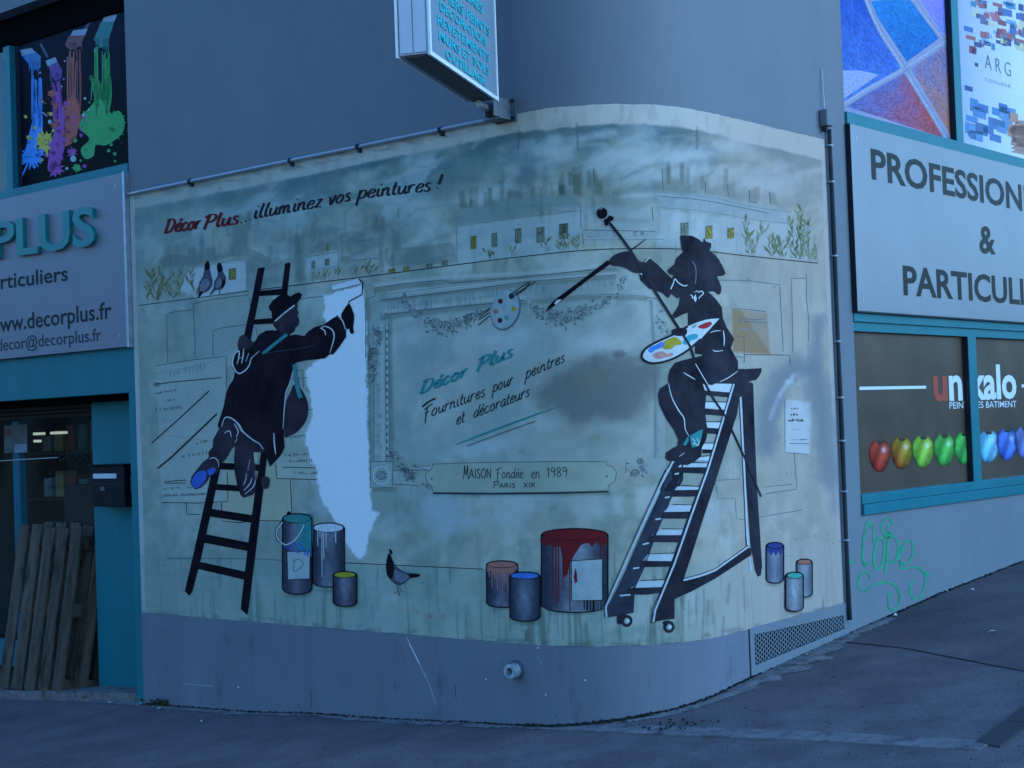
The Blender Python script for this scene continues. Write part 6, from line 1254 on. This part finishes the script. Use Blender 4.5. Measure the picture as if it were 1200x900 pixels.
wn = Paint(); wn.poly(q8([(252, 425), (268, 405), (295, 388), (345, 378), (372, 398), (398, 425), (425, 432), (428, 470), (398, 480), (370, 478), (330, 456), (300, 448), (275, 446), (255, 435)]), DK, 8, True); wn.build('painted_hand', mu); wn = Paint(); wn.poly(q9([(545, 150), (562, 140), (605, 138), (617, 152), (608, 172), (570, 175), (552, 168)]), DK, 12, True); wn.build('painted_hand', mu)
wn = Paint(); wn.poly(q9([(685, 268), (600, 288), (562, 300), (537, 335), (530, 370), (530, 396), (492, 420), (482, 452), (490, 500), (520, 560), (560, 620), (578, 660), (572, 690), (550, 700), (520, 722), (517, 748), (535, 762), (556, 762), (580, 778), (620, 780), (655, 762), (682, 740), (685, 700), (705, 662), (714, 620), (706, 580), (700, 520), (706, 450), (690, 400), (735, 405), (760, 380), (740, 300)]), DK, 10); wn.build('painted_legs_and_shoes', mu)
wn = Paint(); wn.poly(q9([(597, 685), (622, 645), (625, 665), (610, 690)]), TL, 11); wn.poly(q9([(628, 645), (660, 625), (690, 612), (684, 650), (672, 690), (640, 698)]), TL, 11); wn.stroke(q9([(640, 655), (652, 670), (642, 685)]), .8, WH, 12); wn.stroke(q9([(660, 655), (672, 668), (664, 688), (650, 675)]), .8, WH, 12); wn.build('painted_stockings', mu, 'teal stockings of the seated painter')
pa = Paint(); PAL = q9([(405, 265), (410, 282), (425, 297), (450, 303), (485, 302), (520, 295), (580, 270), (640, 225), (680, 190), (730, 135), (768, 93), (730, 95), (700, 100), (655, 115), (620, 130), (580, 150), (545, 170), (500, 190), (450, 215), (418, 238)])
pa.poly(PAL, mat('palette_white', (.62, .62, .60), .8, .08, 20), 10, False); pa.stroke(q9([(620, 130), (590, 148), (545, 172), (500, 192), (450, 217), (420, 240), (407, 265), (415, 287), (450, 302), (500, 298), (560, 278), (620, 242), (680, 190)]), 2.6, DK, 11)
def dab(pts, c, nme): pa.poly(q9(pts), mat(nme, c, .75, .2, 40), 11, True)
dab([(437, 245), (445, 228), (470, 218), (500, 203), (512, 215), (495, 232), (470, 240), (450, 255)], (.08, .22, .62), 'dab_blue'); dab([(505, 205), (540, 185), (562, 180), (590, 200), (588, 215), (560, 220), (545, 235), (515, 238), (500, 225)], (.45, .34, .03), 'dab_ochre'); dab([(455, 268), (475, 252), (505, 248), (520, 258), (550, 255), (545, 270), (510, 278), (480, 284)], (.62, .28, .24), 'dab_pink')
dab([(600, 195), (622, 172), (650, 165), (667, 172), (660, 188), (635, 198), (615, 215), (598, 212)], (.05, .32, .38), 'dab_teal'); dab([(667, 133), (690, 118), (722, 108), (732, 118), (715, 135), (690, 142)], (.42, .02, .03), 'dab_red'); dab([(638, 130), (655, 120), (662, 128), (645, 140)], (.25, .36, .25), 'dab_sage'); pa.build('painted_palette', mu, 'large white palette with colour dabs held by the seated painter')
stk = Paint(); stk.stroke([(714, 261), (738, 293), (765, 338), (793.7, 383.7), (808, 407), (815, 427.5), (832, 462), (847.5, 486), (855, 501), (870, 533), (891, 582)], 3.3, DK, 13, w1=1.6); stk.stroke(q9([(655, 305), (675, 340), (712, 402)]), .9, WH, 14); stk.ell(705.5, 250, 6.2, 6.6, K, 13); stk.poly(q8([(230, 232), (248, 222), (255, 210), (275, 217), (275, 232), (258, 240), (245, 262), (234, 252)]), K, 13); stk.stroke(q8([(210, 182), (225, 178)]), 1.2, mat('grey_shine', (.2, .2, .25), .8), 14); stk.build('painted_rest_stick', mu, 'long stick with a round knob crossing the seated painter')
bru = Paint(); bru.poly([(641, 365), (642.5, 360), (647, 355), (652.5, 350), (662, 343), (690, 322), (712, 305), (716, 309), (692, 326), (665, 347), (655, 355), (648, 360)], K, 9); bru.poly(q2([(1000, 222), (1012, 207), (1035, 203), (1022, 218), (1008, 230)]), WH, 10); bru.ell(641.5, 364, 1.6, 1.6, mat('brush_tip_red', (.25, .05, .05), .8), 10); bru.stroke([(738, 294), (748, 287), (756, 280.5)], 1.8, K, 9, w1=.8); bru.build('painted_brush', mu, 'long paint brush held out towards the garland')
wo = Paint()
for L, wd in (([(530, 395), (545, 460), (575, 520), (602, 560), (608, 610), (625, 645)], 1.3), ([(600, 347), (625, 362), (655, 380)], 1.2), ([(725, 160), (745, 152), (775, 150)], 1.0), ([(785, 150), (790, 185), (789, 222)], 1.4), ([(735, 240), (750, 247), (785, 243)], 1.0), ([(768, 390), (810, 370), (855, 338)], 1.0), ([(580, 740), (605, 722)], 1.2)): wo.stroke(q9(L), wd, WH, 12, taper=True)
for L, wd in (([(541, 556), (552, 530), (560, 508), (575, 525), (600, 540), (618, 538)], 1.2), ([(422, 430), (432, 418), (445, 408)], 1.1), ([(400, 482), (408, 488)], 1.2), ([(668, 572), (682, 565), (692, 575), (680, 588), (670, 600)], 1.2), ([(632, 582), (642, 590), (640, 600)], 1.2), ([(720, 572), (735, 570), (748, 580)], 1.0)): wo.stroke(q8(L), wd, WH, 12)
wo.poly(q8([(645, 598), (655, 580), (662, 600), (655, 618)]), WH, 12); wo.stroke(q8([(640, 425), (655, 450), (658, 490), (655, 530)]), .8, mat('grey_shine', (.2, .2, .25), .8), 12); wo.build('painted_white_outlines', mu, 'white fold lines over the seated painter')

# ---- pigeons
PG = mat('pigeon_grey_paint', (.07, .075, .10), .8, .5, 60); PG2 = mat('pigeon_pale_paint', (.17, .18, .22), .8, .5, 60)
def bird(body, wing, dark, legs, q, lab):
    p = Paint(); p.poly(q(body), PG, 4, True); p.poly(q(wing), PG2, 5, True)
    for d in dark: p.poly(q(d), K, 6, True)
    for l in legs: p.stroke(q(l), 1.0, mat('pigeon_leg_paint', (.12, .06, .07), .8), 4, False)
    p.build('painted_pigeon', mu, lab)
bird([(375, 503), (384, 515), (386, 545), (397, 590), (395, 620), (375, 645), (345, 658), (330, 678), (335, 650), (335, 610), (355, 570), (362, 520)], [(340, 620), (358, 590), (378, 590), (385, 615), (365, 640), (345, 650)], [[(375, 503), (384, 515), (384, 540), (366, 545), (364, 520)], [(330, 678), (338, 650), (355, 650)]], [], Z5, 'painted pigeon at the left of the pair')
bird([(430, 510), (441, 522), (446, 550), (460, 580), (455, 615), (437, 638), (415, 640), (390, 662), (385, 660), (402, 630), (407, 600), (422, 570), (420, 525)], [(412, 620), (425, 590), (440, 590), (440, 615), (425, 632)], [[(430, 510), (441, 522), (445, 548), (424, 555), (420, 525)], [(455, 590), (458, 612), (440, 635), (445, 600)]], [[(430, 636), (432, 664)]], Z5, 'painted pigeon at the right of the pair')
bird([(225, 592), (240, 620), (262, 655), (300, 680), (365, 690), (366, 700), (325, 712), (292, 738), (265, 742), (235, 722), (216, 690), (212, 645)], [(250, 670), (300, 690), (320, 705), (290, 728), (262, 725), (248, 700)], [[(225, 592), (240, 620), (250, 660), (245, 700), (232, 712), (216, 690), (212, 645)], [(320, 690), (368, 692), (366, 702), (330, 708)]], [[(262, 740), (268, 768), (250, 782)], [(268, 768), (275, 792)], [(276, 738), (278, 765), (290, 775)]], q3, 'painted pigeon walking on the floor line')
p = Paint(); p.ell(458.5, 646.5, 1.6, 3.4, K, 4, -.4); p.build('painted_feather', mu)

# ---- tins of paint
def tin(x0, x1, ytop, ybl, ry, fillc, lab, light=(.25, .22, .27), dark=(.035, .035, .055), drips=(), dripc=None, band=0, label=None, extra=None, front=0):
    mk = lambda: Paint(base=.0025 + .0060 * front)
    t = empty('painted_tin', (0, 0, 0), None, None); t.parent = mu; t.location = (0, 0, 0)
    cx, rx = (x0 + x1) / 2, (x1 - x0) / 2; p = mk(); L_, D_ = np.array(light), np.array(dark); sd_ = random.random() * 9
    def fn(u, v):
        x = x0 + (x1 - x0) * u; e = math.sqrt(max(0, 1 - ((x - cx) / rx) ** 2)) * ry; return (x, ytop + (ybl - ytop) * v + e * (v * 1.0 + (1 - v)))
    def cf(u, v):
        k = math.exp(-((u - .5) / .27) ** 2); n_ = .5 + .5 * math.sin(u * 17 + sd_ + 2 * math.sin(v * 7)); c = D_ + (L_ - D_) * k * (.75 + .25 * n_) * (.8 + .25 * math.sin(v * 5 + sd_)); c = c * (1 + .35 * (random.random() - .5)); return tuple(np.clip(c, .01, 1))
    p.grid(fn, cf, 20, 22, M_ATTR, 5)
    fc = mat('tin_fill_%s' % lab.split()[0], fillc, .75, .15, 40)
    if band: p.grid(lambda u, v: (x0 + (x1 - x0) * u, ytop + band * v * (.75 + .25 * math.sin(u * 23 + sd_)) + math.sqrt(max(0, 1 - (2 * u - 1) ** 2)) * ry), lambda u, v: (1, 1, 1), 30, 2, fc, 6)
    for dx_, y1_, w_ in drips: e = math.sqrt(max(0, 1 - ((dx_ - cx) / rx) ** 2)) * ry; p.stroke([(dx_, ytop + e), (dx_, (ytop + y1_) / 2), (dx_ + .3, y1_)], w_, mat('drip_%s' % lab.split()[0], dripc or fillc, .7, .1, 30), 7, False, w1=w_ * .7)
    p.stroke([(x0, ytop), (x0, ybl)] + [(x0 + (x1 - x0) * k / 10, ybl + ry * math.sqrt(max(0, 1 - ((k - 5) / 5) ** 2))) for k in range(1, 10)] + [(x1, ybl), (x1, ytop)], 1.3, K, 8, False)
    p.build('body', t); p = mk(); p.ell(cx, ytop, rx, ry, K, 8, n=26); p.ell(cx, ytop + .4, rx - 1.6, ry - 1.1, fc, 9, n=26); p.build('open_top', t)
    if label: p = mk(); p.poly(label, mat('tin_label_paint', (.42, .46, .45), .8, .15, 15), 8); p.stroke(label + [label[0]], .8, K, 9, False); p.build('label', t)
    t['label'] = lab
    if extra: p = mk(); extra(p); p.build('marks', t)
    return t
def ex_teal(p):
    p.poly([(352, 607), (367, 604), (367, 650), (362, 646), (354, 648), (350, 640), (351, 618)], TL, 7, True)
    p.stroke([(333, 612), (327, 620), (326, 628), (331, 635), (338, 638), (348, 632), (355, 622), (358, 615)], 1.4, WH, 12); p.stroke([(332, 610), (325.5, 620), (325, 630), (330, 636)], .8, K, 11)
    for L in ([(340, 635), (343, 645), (347, 636), (350, 648)], [(350, 636), (355, 640), (352, 648)], [(357, 640), (360, 650), (364, 642), (362, 652)], [(334, 640), (340, 642)]): p.stroke(L, 1.3, BLU, 10)
    p.stroke([(347, 656), (346, 669), (354, 665), (357, 659), (351, 655), (345, 658)], 1.2, mat('green_mark', (.08, .34, .22), .8), 10); p.ell(340, 602, 2.4, 3, K, 7)
def ex_red(p):
    p.poly([(634, 630), (712, 630), (711, 637), (704, 640), (700, 634), (694, 641), (690, 636), (684, 637), (680, 640), (675, 648), (671, 654), (668, 662), (665, 674), (662, 672), (660, 655), (657, 640), (650, 641), (645, 637), (640, 640), (634, 634)], mat('tin_fill_big', (.20, .012, .015), .7, .2, 40), 8)
    for k in range(7): p.stroke([(685 + k * 3.6, 704), (685 + k * 3.6, 716 - abs(k - 3) * .6)], 2.0 if k % 2 else 1.2, K if k < 4 else GL, 9, False)
    p.poly([(674.5, 665), (676.5, 672), (677, 681), (674.5, 684), (673, 676)], mat('drip_big', (.22, .015, .02), .7), 13); p.stroke([(634.5, 635), (640, 633), (660, 636), (690, 635), (711, 630)], .8, mat('tin_inner_red', (.11, .008, .012), .7), 10)
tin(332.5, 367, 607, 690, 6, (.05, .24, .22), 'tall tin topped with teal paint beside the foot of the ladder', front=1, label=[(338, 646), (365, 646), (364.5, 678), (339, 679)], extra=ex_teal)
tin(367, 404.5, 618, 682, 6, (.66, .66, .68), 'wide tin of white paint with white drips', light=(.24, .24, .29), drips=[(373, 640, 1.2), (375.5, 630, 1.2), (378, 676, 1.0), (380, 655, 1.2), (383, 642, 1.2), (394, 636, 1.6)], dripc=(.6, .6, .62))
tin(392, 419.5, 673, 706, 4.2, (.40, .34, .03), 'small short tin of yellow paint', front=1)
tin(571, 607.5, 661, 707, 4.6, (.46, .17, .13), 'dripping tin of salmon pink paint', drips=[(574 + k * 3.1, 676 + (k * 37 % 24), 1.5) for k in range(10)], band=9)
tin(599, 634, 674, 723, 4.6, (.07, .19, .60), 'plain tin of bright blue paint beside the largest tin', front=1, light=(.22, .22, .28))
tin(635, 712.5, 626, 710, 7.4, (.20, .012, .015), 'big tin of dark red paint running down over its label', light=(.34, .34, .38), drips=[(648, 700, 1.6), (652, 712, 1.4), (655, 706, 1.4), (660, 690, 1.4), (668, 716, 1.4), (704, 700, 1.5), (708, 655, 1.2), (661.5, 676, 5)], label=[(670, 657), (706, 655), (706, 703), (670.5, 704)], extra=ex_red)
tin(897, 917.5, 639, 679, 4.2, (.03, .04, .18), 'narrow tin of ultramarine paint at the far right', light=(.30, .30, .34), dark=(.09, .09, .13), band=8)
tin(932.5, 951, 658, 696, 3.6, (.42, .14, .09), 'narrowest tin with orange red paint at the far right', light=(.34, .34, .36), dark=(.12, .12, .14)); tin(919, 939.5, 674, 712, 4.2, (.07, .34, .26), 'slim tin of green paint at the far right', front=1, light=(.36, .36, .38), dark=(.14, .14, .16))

# ---- scratches on the plinth
sc = Paint(base=.0045)
sc.stroke([(475, 742), (482, 757), (492, 778), (503, 800), (512, 828)], 1.6, mat('pale_scratch', (.34, .36, .42), .8, .3, 40), 1, taper=True); sc.stroke([(480, 754), (486, 765), (492, 777)], .9, mat('bright_scratch', (.7, .72, .76), .8), 2, False)
for x, y, l, m in ((534, 802, 18, KL), (365, 808, 22, KL), (463, 800, 10, KL), (652, 836, 4, KL), (885, 800, 3, KL), (700, 800, 26, GL), (760, 790, 20, GL), (850, 785, 12, GL), (448, 790, 30, GL)): sc.stroke([(x, y), (x + 1, y + l)], 1.2, m, 1, taper=True)
for x, y in ((192, 740), (197, 748), (631, 759), (570, 796), (640, 814), (686, 797), (280, 805)): sc.ell(x, y, 1, 1, GL if y < 750 else mat('bright_scratch', (.7, .72, .76), .8), 1)
sc.stroke([(215, 801), (250, 804)], 1.0, mat('pale_scratch', (.34, .36, .42), .8), 1); sc.stroke([(630, 770), (636, 778)], .8, mat('pale_scratch', (.34, .36, .42), .8), 1)
sc.build('scratches', bld)

st_ = Paint(base=.001)
for L, w_ in (([(938, 10), (945, 45), (958, 75), (966, 92)], 5), ([(962, 20), (966, 60), (968, 90)], 3), ([(955, 92), (966, 100), (975, 106)], 3.5), ([(961, 25), (963, 40)], 3)): st_.stroke(L, w_, mat('wall_stain', (.14, .15, .18), .85, .3, 20), 1, taper=True)
pass
